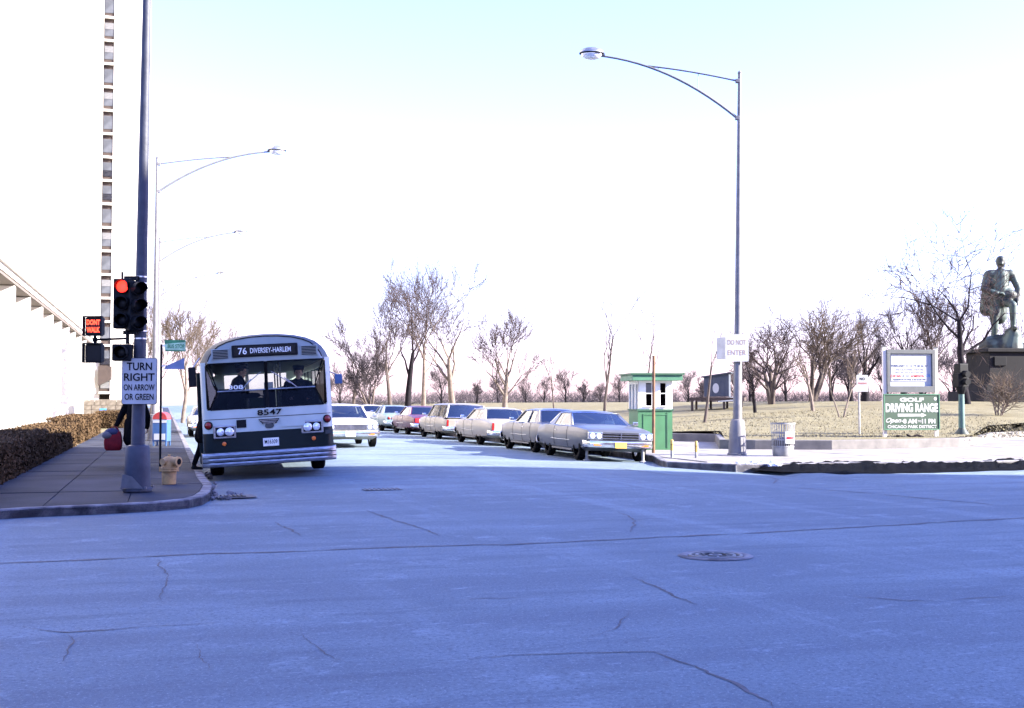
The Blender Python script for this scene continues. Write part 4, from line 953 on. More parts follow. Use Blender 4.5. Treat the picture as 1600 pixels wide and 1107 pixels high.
def row(label, col_, u, **k):
    a, b = groundz(u, VC-.75), groundz(u, VC+.75); k.setdefault('grp', CG)
    return car(label, col_, S(u, VC, (a+b)/2), AWAY, roll=math.atan2(a-b, 1.5), **k)
# u of each car's middle, nearest first; all face away from the viewer
row('silver sedan close behind the grey hardtop, tail to the viewer', 'paint_silver', 37.0, style='sedan', rear='bars', L=5.35)
row('cream hardtop with a wide dark rear window, third in the row', 'paint_cream', 43.6, style='hardtop', rear='tall', L=5.5, W=2.0)
row('tall beige station wagon in the parked row', 'paint_beige', 50.6, style='wagon', rear='tall', L=5.4, W=2.0, H=1.50)
row('burgundy hardtop with a full-width red tail panel', 'paint_burgundy', 57.4, style='hardtop', rear='panel', L=5.3)
row('pale blue sedan between the burgundy car and a white one', 'paint_sky', 64.6, style='sedan', rear='round')
row('white sedan, second from the far end of the parked row', 'paint_white', 71.8, style='sedan', rear='bars')
row('tan sedan at the far end of the parked row', 'paint_tan', 79.0, style='sedan', rear='round')
# the grey hardtop heading the row, facing the viewer
pf = G(951, 719.5); hd_ = TOWARD-R(2.5); fw = Vector((math.cos(hd_), math.sin(hd_), 0)); cc = pf-fw*1.65
u_, v_ = uv(cc); a, b = groundz(u_, v_-.75), groundz(u_, v_+.75)
car('grey two-door hardtop facing the viewer at the head of the parked row', 'paint_grey', (cc.x, cc.y, (a+b)/2), hd_, L=5.2, W=1.96, H=1.335, style='hardtop', front='quad', plate='plate_orange', roll=-math.atan2(a-b, 1.5), grp='grey car', interior='bag_blue')
pf = G(541, 702.0); cc = pf-Vector((math.cos(TOWARD), math.sin(TOWARD), 0))*1.7; u_, v_ = uv(cc)
car('ivory sedan driving toward the viewer just right of the bus', 'paint_ivory', (cc.x, cc.y, groundz(u_, v_)), TOWARD, style='sedan', front='full', W=2.0, L=5.4, grp='ivory car', H=1.42)
car('pale sedan parked far down the left kerb behind the bus', 'paint_pale', S(58.5, 1.98, groundz(58.5, 1.98)), TOWARD, style='sedan', front='quad', grp='far left car')

# ================================================================ THE BUS
BT = (R(90), 0, R(90))                              # lettering on the bus front
def build_bus():
    c0 = G(424, 748.5, -.02); hd = TOWARD-R(3.0)
    t = thing('city_bus', 'green and cream city bus at the left kerb with its front door open', 'bus', (c0.x, c0.y, .0), hd)
    t.rotation_euler = (R(3.3), 0, hd); t.scale = (1.03, 1.035, 1.02)
    HW, L = 1.29, 11.7
    def fx(y):
        a = abs(y); x = -.09*(a/1.3)**2.2
        if a > 1.10: x -= .19*(1-math.sqrt(max(0, 1-((a-1.10)/.19)**2)))
        return x
    ys = [-1.29,-1.275,-1.25,-1.21,-1.16,-1.08,-.9,-.6,-.3,0,.3,.6,.9,1.08,1.16,1.21,1.25,1.275,1.29]
    def panel(nm, m, zs, lo=-9, hi=9, dx=0.0):
        q = [y for y in ys if lo <= y <= hi]
        return MB().loft([[(fx(y)+dx, y, z) for y in q] for z in zs]).build(nm, m, t, smooth=50)
    panel('front_skirt', 'bus_green', [.34,.60,.965]); fp = panel('front_panel', 'bus_cream', [.965,1.05,1.2,1.34,1.43])
    MB().loft([[(fx(y)+.004, y, z) for y in ys[2:-2]] for z in (1.235, 1.25)]).build('seam', 'bus_roof', t)
    for s_ in (-1, 1):
        q = sorted([s_*y for y in (1.175,1.21,1.25,1.275,1.29)])
        MB().loft([[(fx(y), y, z) for y in q] for z in (1.43,1.6,2.0,2.3,2.40)]).build('corner_post', 'bus_cream', t, smooth=50)
    # roof and brow
    Yk = [-1.29,-1.275,-1.23,-1.15,-1.02,-.84,-.6,-.3,0,.3,.6,.84,1.02,1.15,1.23,1.275,1.29]
    Zk = [2.32,2.42,2.53,2.65,2.76,2.84,2.90,2.935,2.945]; Zk = Zk+Zk[-2::-1]
    def sec(x, s_, f): return [((fx(y*s_) if f else 0)+x, y*s_, 2.32+(z-2.32)*s_) for y, z in zip(Yk, Zk)]
    bs = .885; front = [(fx(y*bs)-.005, y*bs, 2.36+(z-2.36)*bs-.0) for y, z in zip(Yk, Zk)]
    front = [(a, b, max(c, 2.365)) for a, b, c in front]
    rows = []
    for k in range(5):
        f = k/4; rows.append([(x-.03*f*f, y, 2.362+(z-2.362)*f) for x, y, z in front])
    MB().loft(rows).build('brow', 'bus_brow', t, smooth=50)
    rim = [(x-.03, y, z) for x, y, z in front]
    MB().loft([rim, [(x-.06, y*1.03, z+.02*(z > 2.4)) for x, y, z in rim], sec(-.20,.985,True), sec(-.42,1,False), sec(-4,1,False), sec(-8,1,False), sec(-11.45,1,False), sec(-11.7,.93,False)]).build('roof', 'bus_roof', t, smooth=60)
    MB().tube([Vector(p)+Vector((.004,0,.004)) for p in rim[1:-1]], .012, 6).build('gutter', 'bus_dark', t)
    # destination sign, louvres
    MB().box((.0,0,2.595), (.05,1.30,.245)).build('sign_box', 'bus_dark', t, bevel=.02)
    sg = MB().box((.025,0,2.595), (.012,1.20,.185)).build('destination_sign', 'dest_black', t, bevel=.003)
    lettering('76', .135, (.034,-.44,2.595), BT, 'dest_white', t, .17, bold=.01); lettering('DIVERSEY-HARLEM', .105, (.034,.11,2.595), BT, 'dest_white', t, .80, bold=.01)
    for s_ in (-1, 1):
        lv_ = MB().box((fx(.88)-.012, s_*.87, 2.555), (.04,.36,.21)).build('vent', 'bus_brow', t, bevel=.01)
        for i in range(6): MB().box((fx(.88)+.010, s_*.87, 2.475+i*.031), (.014,.29,.017)).build('louvre', 'bus_dark', lv_)
    # windscreen: upper panes lean in to a recessed seam, lower panes lean out again
    SX, SZ = -.235, 1.80
    for s_ in (-1, 1):
        nm = lambda a, b: [(fx(y)-.004, s_*y, z) for y, z in (a, b)]
        up = [[(fx(y)-.005, s_*y, 2.365) for y in (.035,.4,.8,1.135)], [(SX, s_*y, SZ+.012) for y in (.035,.34,.66,.96)]]
        MB().loft(up).build('windscreen', 'glass', t)
        lo = [[(SX, s_*y, SZ-.012) for y in (.035,.34,.66,.96)], [(fx(y)-.005, s_*y, 1.435) for y in (.035,.4,.8,1.11)]]
        MB().loft(lo).build('lower_pane', 'glass_dark', t)
        A, B, C_, D = (fx(1.17)-.004, s_*1.172, 2.33), (SX, s_*.97, SZ), (fx(1.12)-.004, s_*1.125, 1.44), (fx(1.17)-.006, s_*1.175, 1.46)
        MB().add([A, B, C_, D], [(0,1,2,3)]).build('quarter_pane', 'glass_dark', t)
        for P in ([up[0][-1], up[1][-1]], [lo[0][-1], lo[1][-1]], up[0], [A, D]): MB().tube([Vector(p)+Vector((.006,0,0)) for p in P], .014, 6).build('gasket', 'rubber_black', t)
        MB().tube([Vector(p)+Vector((.006,0,0)) for p in lo[1]], .012, 6).build('gasket', 'rubber_black', t)
        a, b = ((.012, s_*.50, 1.76), (-.10, s_*.13, 2.14))
        wp = MB().tube([(SX+.06, s_*(.62 if s_ > 0 else .50), 1.80), (SX+.11, s_*(.36 if s_ > 0 else .30), 2.02)], .012, 6).build('wiper', 'alu', t)
        MB().tube([(SX+.10, s_*(.48 if s_ > 0 else .42), 1.90), (SX+.20, s_*.10, 2.16)], .009, 6).build('blade', 'alu', wp)
    MB().tube([(SX+.012,-.97,SZ),(SX+.012,.97,SZ)], .016, 8).build('seam_rail', 'alu', t)
    MB().tube([(fx(0)+.0,0,2.37),(SX+.01,0,SZ),(fx(0),0,1.43)], .034, 8).build('centre_bar', 'rubber_black', t)
    # bumper with ribs
    bq = []
    for y in [-1.34,-1.31,-1.22,-1.05,-.7,-.35,0,.35,.7,1.05,1.22,1.31,1.34]:
        x = fx(min(1.29, abs(y)*.96))+.14; x -= .22 if abs(y) > 1.33 else 0
        bq.append([(x-.06,y,.285),(x,y,.30),(x+.018,y,.345),(x+.0,y,.385),(x+.018,y,.43),(x+.0,y,.47),(x+.015,y,.52),(x-.01,y,.565),(x-.06,y,.575)])
    bp = MB().loft(bq).build('bumper', 'alu', t, smooth=35); md = bp.modifiers.new('s', 'SOLIDIFY'); md.thickness = .02; baked(bp)
    for z in (.385, .47): MB().tube([(r_[3][0]+.004 if z == .385 else r_[5][0]+.004, r_[0][1], z) for r_ in bq[1:-1]], .009, 6).build('rib_groove', 'bus_dark', bp)
    # lamps
    for s_ in (-1, 1):
        y = s_*.86; x = fx(.86); bz_ = MB().box((x+.015, y, .985), (.06,.44,.265), Matrix.Rotation(-s_*R(6), 3, 'Z')).build('headlight_bezel', 'alu', t, bevel=.02)
        MB().box((x+.044, y, .985), (.008,.36,.19), Matrix.Rotation(-s_*R(6), 3, 'Z')).build('headlight_plate', 'bus_dark', bz_)
        for q in (-1, 1): MB().lathe([(.088,0),(.083,.02),(.045,.036),(.001,.040)], 20, (x+.045-q*s_*.010, y+q*.092, .985), Matrix.Rotation(R(90), 3, 'Y')).build('headlight', 'lamp_lens', bz_, smooth=60)
        MB().lathe([(.085,-.03),(.085,.02),(.07,.028)], 18, (fx(1.17), s_*1.165, 1.13), Matrix.Rotation(s_*R(20), 3, 'Z') @ Matrix.Rotation(R(90), 3, 'Y')).build('marker_rim', 'bus_dark', t, smooth=40)
        MB().lathe([(.068,.02),(.05,.05),(.001,.06)], 18, (fx(1.17), s_*1.165, 1.13), Matrix.Rotation(s_*R(20), 3, 'Z') @ Matrix.Rotation(R(90), 3, 'Y')).build('turn_light', 'red_lens', t, smooth=60)
        MB().lathe([(.042,-.01),(.04,.02),(.001,.035)], 14, (fx(.88), s_*.88, .745), Matrix.Rotation(R(90), 3, 'Y')).build('side_marker', 'orange_lens', t, smooth=60)
    # numbers, emblem, plate
    lettering('8547', .115, (fx(.1)+.012, .03, 1.335), BT, 'sign_ink', t, .48, bold=.012, ext=.02)
    em = flat = MB().plate([(.0+.012,-.20,1.20),(.012,.22,1.20),(.012,.15,1.10),(.012,-.12,1.10)], (1,0,0), .012).build('emblem', 'bus_dark', t)
    for i in range(3): MB().box((.03,.01,1.115+.03*i), (.01,.24+.06*i,.012)).build('emblem_bar', 'alu', em)
    MB().lathe([(.001,.02),(.9,.018),(1.0,0)], 20, (.012,.015,1.06), Matrix.Rotation(R(90), 3, 'Y') @ Matrix.Diagonal((.055,.09,1)), cap=False).build('emblem_oval', 'bus_roof', em)
    MB().box((fx(.48)+.006,-.53,1.13), (.012,.19,.16)).build('run_box', 'bus_dark', t)
    MB().plate([(fx(.3)+.009,.24,1.02),(fx(.3)+.009,.72,1.02),(fx(.3)+.009,.72,1.21),(fx(.3)+.009,.24,1.21)], (1,0,0), .004).build('patch_panel', 'bus_cream', t)
    pl = MB().box((.02,.03,.73), (.012,.31,.165)).build('number_plate', 'plate_white', t); lettering('M16309', .085, (.028,.03,.735), BT, 'sign_ink', t, .25, bold=.01)
    lettering('308', .085, (SX+.05,-.60,1.875), BT, 'dest_white', t, .28, bold=.02)
    # sides
    def side(s_, x0, x1, z0, z1, nm, m): return MB().box(((x0+x1)/2, s_*(HW-.015), (z0+z1)/2), (x0-x1, .03, z1-z0)).build(nm, m, t)
    cuts = [(-2.05, 0, .50, .62, 3.0), (-8.2, 0, .50, .62, 3.0)]
    for s_ in (-1, 1):
        xs0 = -.26 if s_ > 0 else -1.36
        lo = side(s_, xs0, -11.6, .36, .965, 'side_skirt', 'bus_green'); cut_cyl(lo, cuts); hi = side(s_, xs0, -11.6, .967, 1.50, 'side_panel', 'bus_cream')
        cut_cyl(hi, cuts); side(s_, -.26, -11.6, 2.27, 2.40, 'side_header', 'bus_cream')
        if s_ < 0: side(s_, -.26, -.44, .36, 2.27, 'door_post', 'bus_cream')
        x = xs0
        k = 0
        while x > -11.2:
            x1 = max(x-1.42, -11.5)
            side(s_, x, x-.10, 1.502, 2.268, 'window_pillar', 'bus_dark')
            MB().box(((x-.10+x1)/2, s_*(HW-.015), 1.885), (abs(x1-x+.10)-.006, .008, .76)).build('side_window', 'glass', t)
            x = x1
    MB().box((-11.62,0,1.0), (.06,2.5,1.3)).build('rear_wall', 'bus_green', t)
    for y, w_ in ((-1.08,.38),(1.08,.38)): MB().box((-11.62,y,2.0), (.06,w_,.7)).build('rear_wall', 'bus_cream', t)
    MB().box((-11.62,0,2.0), (.01,1.78,.7)).build('rear_window', 'glass', t); MB().box((-11.62,0,2.5), (.06,2.3,.3)).build('rear_wall', 'bus_cream', t)
    # folded front door leaves and steps
    for i, (x, a) in enumerate(((-.48, 12), (-1.32, -12))):
        d = MB().box((0, -.02, 1.28), (.04, .24, 1.86)).build('door_leaf', 'bus_green', t); d.location = (x, -HW+.06, 0); d.rotation_euler = (0, 0, R(a))
        MB().box((0.024,-.02,1.50), (.01,.15,1.2)).build('pane', 'glass_dark', d)
    for i, (y, z) in enumerate(((-1.12,.38),(-.86,.63))): MB().box((-.90, y, z), (.84,.28,.06)).build('step', 'bus_inside', t)
    MB().box((-6.4,0,.86), (10.3,2.5,.08)).build('floor', 'bus_inside', t); MB().box((-.62,.42,.86), (1.1,1.66,.08)).build('floor', 'bus_inside', t)
    MB().box((-6.0,0,2.41), (11.0,2.3,.03)).build('ceiling', 'bus_dark', t)
    MB().box((-.42,.38,1.20), (.30,1.60,.42)).build('dashboard', 'bus_dark', t, bevel=.03)
    fbx = MB().box((-.80,.06,1.36), (.26,.24,.92)).build('fare_box', 'bus_dark', t, bevel=.02); MB().box((-.80,.06,1.88), (.20,.18,.14)).build('glass_top', 'alu', fbx)
    MB().lathe([(.25,-.014),(.268,0),(.25,.014)], 24, (-.72,.66,1.55), Matrix.Rotation(R(25), 3, 'Y'), cap=False).build('steering_wheel', 'sign_ink', t)
    MB().box((-1.28,.66,1.30), (.48,.48,.12)).build('driver_seat', 'seat_green', t, bevel=.03); MB().box((-1.52,.66,1.65), (.10,.48,.62)).build('driver_seat_back', 'seat_green', t, bevel=.03)
    for x in (-1.75, -3.4, -5.2): 
        for y in (-.34, .34): MB().tube([(x,y,.9),(x,y,2.85)], .018, 8).build('stanchion', 'alu', t)
    for x in [-2.7-.82*i for i in range(10)]:
        for y in (-.82, .82): 
            q = MB().box((x,y,1.32), (.42,.80,.10)).build('seat', 'seat_green', t, bevel=.02); MB().box((x-.22,y,1.60), (.08,.80,.55)).build('seat_back', 'seat_green', q, bevel=.02)
    # mirrors
    for s_ in (-1, 1):
        zz_ = 2.12 if s_ < 0 else 1.93
        m_ = MB().box((.02, s_*1.43, zz_), (.08,.15,.40 if s_ < 0 else .20)).build('mirror', 'bus_dark' if s_ < 0 else 'mail_blue', t, bevel=.02)
        MB().tube([(-.12, s_*1.28, zz_+.38), (.02, s_*1.42, zz_+.18)] if s_ < 0 else [(-.12, 1.28, zz_+.16), (.02, 1.42, zz_+.08)], .014, 6).build('mirror_arm', 'alu', m_)
    for x in (-2.05, -8.2):
        for s_ in (-1, 1): add_wheel(t, x, s_*(HW-.22), .50, .28)
    MB().box((-5,0,.50), (7.5,1.6,.34)).build('undercarriage', 'bus_dark', t); MB().box((-.7,0,.44), (.5,2.2,.2)).build('front_crossmember', 'bus_dark', t)
    MB().tube([(-2.05,-1.05,.5),(-2.05,1.05,.5)], .07, 8).build('axle', 'bus_dark', t)
    return t
bus = build_bus()
bpy.context.view_layer.update()
BM = bus.matrix_world.copy()

# ================================================================ PEOPLE
def figure(name, label, cat, prims, loc, rz, voxel=.014, smooth_it=4, mats=None, extra=None):
    b = MB()
    for p0, p1, r0, r1, m_ in prims:
        p0, p1 = Vector(p0), Vector(p1); d = p1-p0
        if d.length < 1e-4: b.ball(p0, r0, 12, 8); continue
        a = d.normalized(); pts, rs = [], []
        for k in range(5): f = R(-90+90*k/4); pts.append(p0+a*r0*math.sin(f)); rs.append(max(.0015, r0*math.cos(f)))
        for k in range(5): f = R(90*k/4); pts.append(p1+a*r1*math.sin(f)); rs.append(max(.0015, r1*math.cos(f)))
        b.tube(pts, rs, 12)
    o = b.build(name, None, None)
    md = o.modifiers.new('r', 'REMESH'); md.mode = 'VOXEL'; md.voxel_size = voxel; md.use_smooth_shade = True
    ms = o.modifiers.new('s', 'SMOOTH'); ms.factor = .5; ms.iterations = smooth_it
    baked(o); me = o.data
    names = []
    for q in prims:
        if q[4] not in names: names.append(q[4])
    me.materials.clear()
    for n_ in names: me.materials.append(M[n_])
    P = [(Vector(a), Vector(c), r0, r1, names.index(m_)) for a, c, r0, r1, m_ in prims]
    for f in me.polygons:
        c = f.center; best, bi = 1e9, 0
        for a, e, r0, r1, i in P:
            d = e-a; l2 = d.length_squared; tt = max(0, min(1, (c-a).dot(d)/l2)) if l2 > 1e-9 else 0
            q = (c-a-d*tt).length-(r0+(r1-r0)*tt)
            if q < best: best, bi = q, i
        f.material_index = bi; f.use_smooth = True
    o.location = loc; o.rotation_euler = (0, 0, rz); tag(o, label, cat); return o
def hand(w_, d, up, m_='skin', grip=.5):                  # palm and five fingers; d: along the hand, up: back of the hand
    d = Vector(d).normalized(); up = Vector(up); up = (up-d*up.dot(d)).normalized(); sd = d.cross(up); w_ = Vector(w_); out = []
    for k, (o_, l) in enumerate(((-.030,.068),(-.010,.078),(.010,.072),(.028,.056))):
        a = w_+d*.02+sd*o_*.6; b = w_+d*.085+sd*o_; out.append((a, b, .014, .011, m_))
        c = b+(d*math.cos(grip)-up*math.sin(grip))*l*.5; e = c+(d*math.cos(grip*2.1)-up*math.sin(grip*2.1))*l*.5; out += [(b, c, .0095, .009, m_), (c, e, .009, .0075, m_)]
    a = w_+d*.03-sd*.028; b = a+(d*.6-sd*.8)*.04; out += [(a, b, .012, .010, m_), (b, b+(d*.9-sd*.3)*.03, .010, .008, m_)]
    return out
def head_prims(c, f, tilt=0):                             # c: head centre, f: facing direction
    c = Vector(c); f = Vector(f).normalized(); up = Vector((0,0,1)); up = (up-f*up.dot(f)).normalized(); s_ = f.cross(up)
    L = [(c+up*.02-f*.015, c+up*.03+f*.01, .092, .088, 'skin'), (c-up*.06+f*.02, c-up*.085+f*.045, .062, .048, 'skin'), (c+f*.092+up*.015, c+f*.108-up*.02, .011, .015, 'skin')]
    for k in (-1, 1): L += [(c+s_*k*.088-f*.005+up*.015, c+s_*k*.092-f*.012-up*.03, .014, .010, 'skin'), (c+f*.078+s_*k*.032+up*.038, c+f*.082+s_*k*.02+up*.036, .012, .010, 'skin')]
    L += [(c+f*.082-s_*.02-up*.055, c+f*.082+s_*.02-up*.055, .012, .012, 'skin')]
    return L
def face_bits(o, c, f, hat=None, hairlen=.0):
    c = Vector(c); f = Vector(f).normalized(); up = Vector((0,0,1)); s_ = f.cross(up)
    for k in (-1, 1): MB().ball(c+f*.088+s_*k*.031+up*.020, (.012,.012,.009), 8, 6).build('eye', 'sign_ink', o)
    mz_ = Matrix.Rotation(math.atan2(f.y, f.x), 3, 'Z')
    MB().ball(c-f*.022+up*.045, (.105,.104,.098), 16, 10, mz_).build('hair', 'hair', o, smooth=60)
    if hairlen: MB().tube([c-f*.05-up*.0, c-f*.06-up*hairlen], [.09,.06], 10).build('hair', 'hair', o, smooth=60)
    if hat:
        MB().lathe([(.118,0),(.122,.04),(.135,.075),(.12,.10),(.04,.11)], 20, c+up*.07-f*.01).build('cap', hat, o, smooth=50)
        MB().lathe([(.10,0),(.13,.0),(.13,.008),(.10,.010)], 20, c+up*.072+f*.035, Matrix.Diagonal((1,.95,1))).build('peak', 'sign_ink', o, smooth=50)
def limb(a, b, c, r, m_): return [(a, b, r[0], r[1], m_), (b, c, r[1], r[2], m_)]
def shoe(ank, f, m_='shoe'):
    a = Vector(ank); f = Vector(f).normalized(); return [(a-f*.03-Vector((0,0,.045)), a+f*.15-Vector((0,0,.06)), .042, .034, m_), (a, a-Vector((0,0,.04)), .045, .045, m_)]
# ---- person in a dark coat with bags, behind the signal mast (faces away down the pavement)
pp = G(209, 729, .13)
C = 'coat_black'
pr = [((0,0,.98),(0,.02,1.18),.175,.18,C), ((0,.02,1.16),(0,.02,1.36),.18,.15,C), ((-.15,.02,1.38),(.15,.02,1.38),.085,.085,C), ((0,.02,1.42),(0,.03,1.50),.062,.055,C),
      ((-.06,0,.95),(-.07,.0,.60),.17,.17,C), ((.06,0,.95),(.07,.0,.60),.17,.17,C), ((-.08,-.02,.62),(.08,-.02,.62),.16,.16,C), ((0,-.05,.95),(0,-.06,.60),.15,.17,C)]
pr += limb((.20,.02,1.37),(.29,.04,1.10),(.26,.10,.88),(.082,.072,.055),C)+limb((-.20,.02,1.37),(-.30,-.03,1.12),(-.36,-.10,.93),(.082,.072,.055),C)
pr += limb((.09,.0,.85),(.09,.02,.48),(.10,-.10,.13),(.095,.065,.05),'trousers')+limb((-.09,.0,.85),(-.11,.08,.50),(-.11,.16,.13),(.095,.065,.05),'trousers')
pr += shoe((.10,-.10,.10),(0,1,0))+shoe((-.11,.16,.10),(0,1,0))+hand((-.365,-.11,.90),(-.05,-.05,-1),(-1,0,.1),'skin',.7)+hand((.26,.11,.86),(0,.05,-1),(1,0,0),'skin',.5)+head_prims((0,.04,1.60),(.15,1,0))
o = figure('person', 'person in a long black coat carrying red bags behind the mast', 'person', pr, (pp.x, pp.y, .13), R(-8), .016)
face_bits(o, (0,.04,1.60), (.15,1,0), None, .10)
MB().loft([[(a*sx, b*sx*.6, z) for a, b in ((-.24,-.22),(.24,-.22),(.26,.22),(-.26,.22))] for sx, z in ((1,.35),(1,.36))]).build('hem', C, o) if False else None
bgp = Vector((pp.x-.42, pp.y-.14, .13)); t = thing('shopping_bag', 'bulging red shopping bag with dark blue top held by the coated person', 'bag', bgp, R(12))
bm_ = MB().loft([[(x*.17*w_, y*.09*w_, z) for x, y in ((-1,-1),(0,-1.25),(1,-1),(1.1,0),(1,1),(0,1.25),(-1,1),(-1.1,0))] for w_, z in ((.8,.36),(1.0,.40),(1.08,.55),(.95,.70),(.85,.78))], True, True).build('sack', 'bag_red', t, smooth=60)
MB().ball((-.02,-.02,.76), (.17,.10,.10), 14, 8).build('parcel', 'bag_blue', t, smooth=60); MB().ball((-.12,-.06,.70), (.12,.08,.09), 12, 8).build('bundle', 'parcel', t, smooth=60)
for y in (-.06, .06): MB().tube(bez((-.12,y,.76), (.03,y*.4,1.02), (.13,y,.76), 10), .010, 6).build('handle', 'bag_red', t)
# ---- person stepping up into the bus (world position from the bus door)
def busw(x, y, z): return BM @ Vector((x, y, z))
f0 = G(304, 736.5, .132); ang = bus.rotation_euler.z+R(96)
C = 'coat_black'                                        # local +x points from the kerb foot to the step
k = .34
pr = [((k*.62,0,1.02),(k*.80,0,1.22),.16,.165,C), ((k*.80,0,1.2),(k*.92,0,1.42),.165,.14,C), ((k*.93,-.17,1.43),(k*.93,.17,1.43),.08,.08,C), ((k*.98,0,1.46),(k*1.05,0,1.54),.06,.055,C),
      ((k*.60,.03,.98),(k*.46,.05,.72),.16,.17,C), ((k*.62,-.04,.98),(k*.58,-.07,.74),.16,.16,C)]
pr += limb((k*.50,.08,.88),(k*.36,.09,.50),(.0,.09,.15),(.095,.066,.052),'trousers')+limb((k*.66,-.09,.90),(k*1.08,-.10,.78),(k*1.02,-.10,.40),(.095,.07,.052),'trousers')
pr += shoe((-.0,.09,.11),(1,.05,0))+shoe((k*1.02,-.10,.38),(1,0,0))
pr += limb((k*.93,.20,1.42),(k*1.1,.26,1.18),(k*1.55,.20,1.22),(.08,.066,.05),C)+limb((k*.93,-.20,1.42),(k*.80,-.30,1.16),(k*.95,-.28,.93),(.08,.066,.05),C)
pr += hand((k*1.57,.20,1.23),(1,0,.2),(0,0,1),'skin',.8)+hand((k*.96,-.28,.91),(.2,0,-1),(0,-1,0),'skin',.5)+head_prims((k*1.10,0,1.64),(1,0,0))
o = figure('person', 'person in dark clothes stepping from the kerb into the bus door', 'person', pr, (f0.x, f0.y, .132), ang, .016)
face_bits(o, (k*1.10,0,1.64), (1,0,0))
# ---- passenger paying and driver, inside the bus
C = 'coat_navy'
o_ = busw(-.86, -.68, .60); fz = .0
pr = [((0,0,.92),(.02,0,1.12),.15,.17,C), ((.02,0,1.10),(.06,0,1.38),.175,.16,C), ((.06,-.18,1.40),(.06,.18,1.40),.09,.09,C), ((.07,0,1.44),(.09,0,1.53),.062,.06,C), ((0,0,.92),(0,0,.62),.17,.17,C)]
pr += limb((.07,-.22,1.39),(.16,-.26,1.13),(.46,-.14,1.14),(.085,.072,.055),C)+limb((.06,.22,1.39),(.04,.29,1.12),(.18,.26,.92),(.085,.072,.055),C)
pr += limb((0,-.09,.82),(.02,-.10,.46),(-.02,-.10,.10),(.095,.066,.05),'trousers')+limb((0,.09,.82),(.02,.10,.46),(.0,.10,.10),(.095,.066,.05),'trousers')+shoe((-.02,-.10,.10),(1,0,0))+shoe((0,.10,.10),(1,0,0))
pr += hand((.48,-.13,1.14),(1,.1,-.15),(0,0,1),'skin',.6)+hand((.19,.26,.90),(.3,0,-1),(0,1,0),'skin',.5)+head_prims((.12,0,1.64),(1,.0,-.15))
PASS = figure('person', 'standing passenger in navy seen through the left windscreen, reaching to the fare box', 'person', pr, (o_.x, o_.y, o_.z), bus.rotation_euler.z+R(90), .014)
face_bits(PASS, (.12,0,1.64), (1,0,-.15), 'coat_navy')
o_ = busw(-1.28, .66, 1.36)
pr = [((0,0,.08),(.0,0,.30),.17,.18,C), ((0,0,.28),(.03,0,.52),.185,.165,C), ((.03,-.19,.54),(.03,.19,.54),.09,.09,C), ((.04,0,.58),(.06,0,.66),.062,.058,C)]
pr += limb((.04,-.23,.53),(.10,-.29,.27),(.42,-.20,.22),(.085,.072,.055),C)+limb((.04,.23,.53),(.10,.29,.27),(.42,.20,.22),(.085,.072,.055),C)+limb((.04,-.10,.05),(.46,-.13,.06),(.44,-.13,-.36),(.10,.07,.05),'trousers')+limb((.04,.10,.05),(.46,.13,.06),(.44,.13,-.36),(.10,.07,.05),'trousers')
pr += shoe((.44,-.13,-.36),(1,0,0))+shoe((.44,.13,-.36),(1,0,0))+hand((.44,-.195,.22),(1,.15,.1),(0,-.5,1),'skin',.9)+hand((.44,.195,.22),(1,-.15,.1),(0,.5,1),'skin',.9)+head_prims((.08,0,.77),(1,-.1,0))
DRV = figure('person', 'bus driver in a peaked cap seated behind the right windscreen', 'person', pr, (o_.x, o_.y, o_.z), bus.rotation_euler.z, .014)
face_bits(DRV, (.08,0,.77), (1,-.1,0), 'coat_navy')

# ================================================================ TREES
def tree_segs(rnd, H, r0, fork=.45, limbs=5, spread=.55, lean=(0,0), up=.12, stems=1, twigs=4, depth=4, gnarl=.15):
    segs = []
    def grow(p, d, L, r, lev):
        n = 5 if lev == 0 else 4 if lev < depth else 3
        r_end = r*(.50 if lev == 0 else .34); pts = [p]
        for i in range(n):
            g_ = gnarl*(1.0 if lev else .35)
            d = (d+Vector((rnd.gauss(0, g_), rnd.gauss(0, g_), rnd.gauss(0, g_*.6)+(up if lev else 0)))).normalized()
            q = p+d*(L/n); a, b = r+(r_end-r)*i/n, r+(r_end-r)*(i+1)/n
            segs.append((p, q, a, b, lev)); p = q; pts.append((q, d, b))
            if lev < depth:
                if lev == 0: k = max(2, limbs//2) if i == n-1 else (rnd.choice((1, 2)) if (i+1)/n > fork else 0)
                else: k = (2 if rnd.random() < .65 else 1) if i > 0 else 0
                if lev == depth-1 and i > 0: k = twigs-1
                for _ in range(k):
                    az = rnd.uniform(0, 6.283); sp = spread*rnd.uniform(.6, 1.3)
                    o_ = d.orthogonal().normalized(); o_ = Matrix.Rotation(az, 3, d) @ o_
                    grow(p, (d*math.cos(sp)+o_*math.sin(sp)).normalized(), L*rnd.uniform(.50, .78)*(1 if lev else 1.05), max(.0115 if lev+1 >= depth else .019, b*rnd.uniform(.42, .66)), lev+1)
    for s_ in range(stems):
        a = rnd.uniform(0, 6.28) if stems > 1 else 0; q = .25 if stems > 1 else 0
        grow(Vector((math.cos(a)*q*.4, math.sin(a)*q*.4, -.1)), Vector((lean[0]+math.cos(a)*q*1.2, lean[1]+math.sin(a)*q, 1)).normalized(), H*.60, r0*(1 if stems == 1 else .7), 0)
    top = max(q.z for _, q, *_ in segs); k = H/top
    return [(p*k, q*k, a, b, l) for p, q, a, b, l in segs]
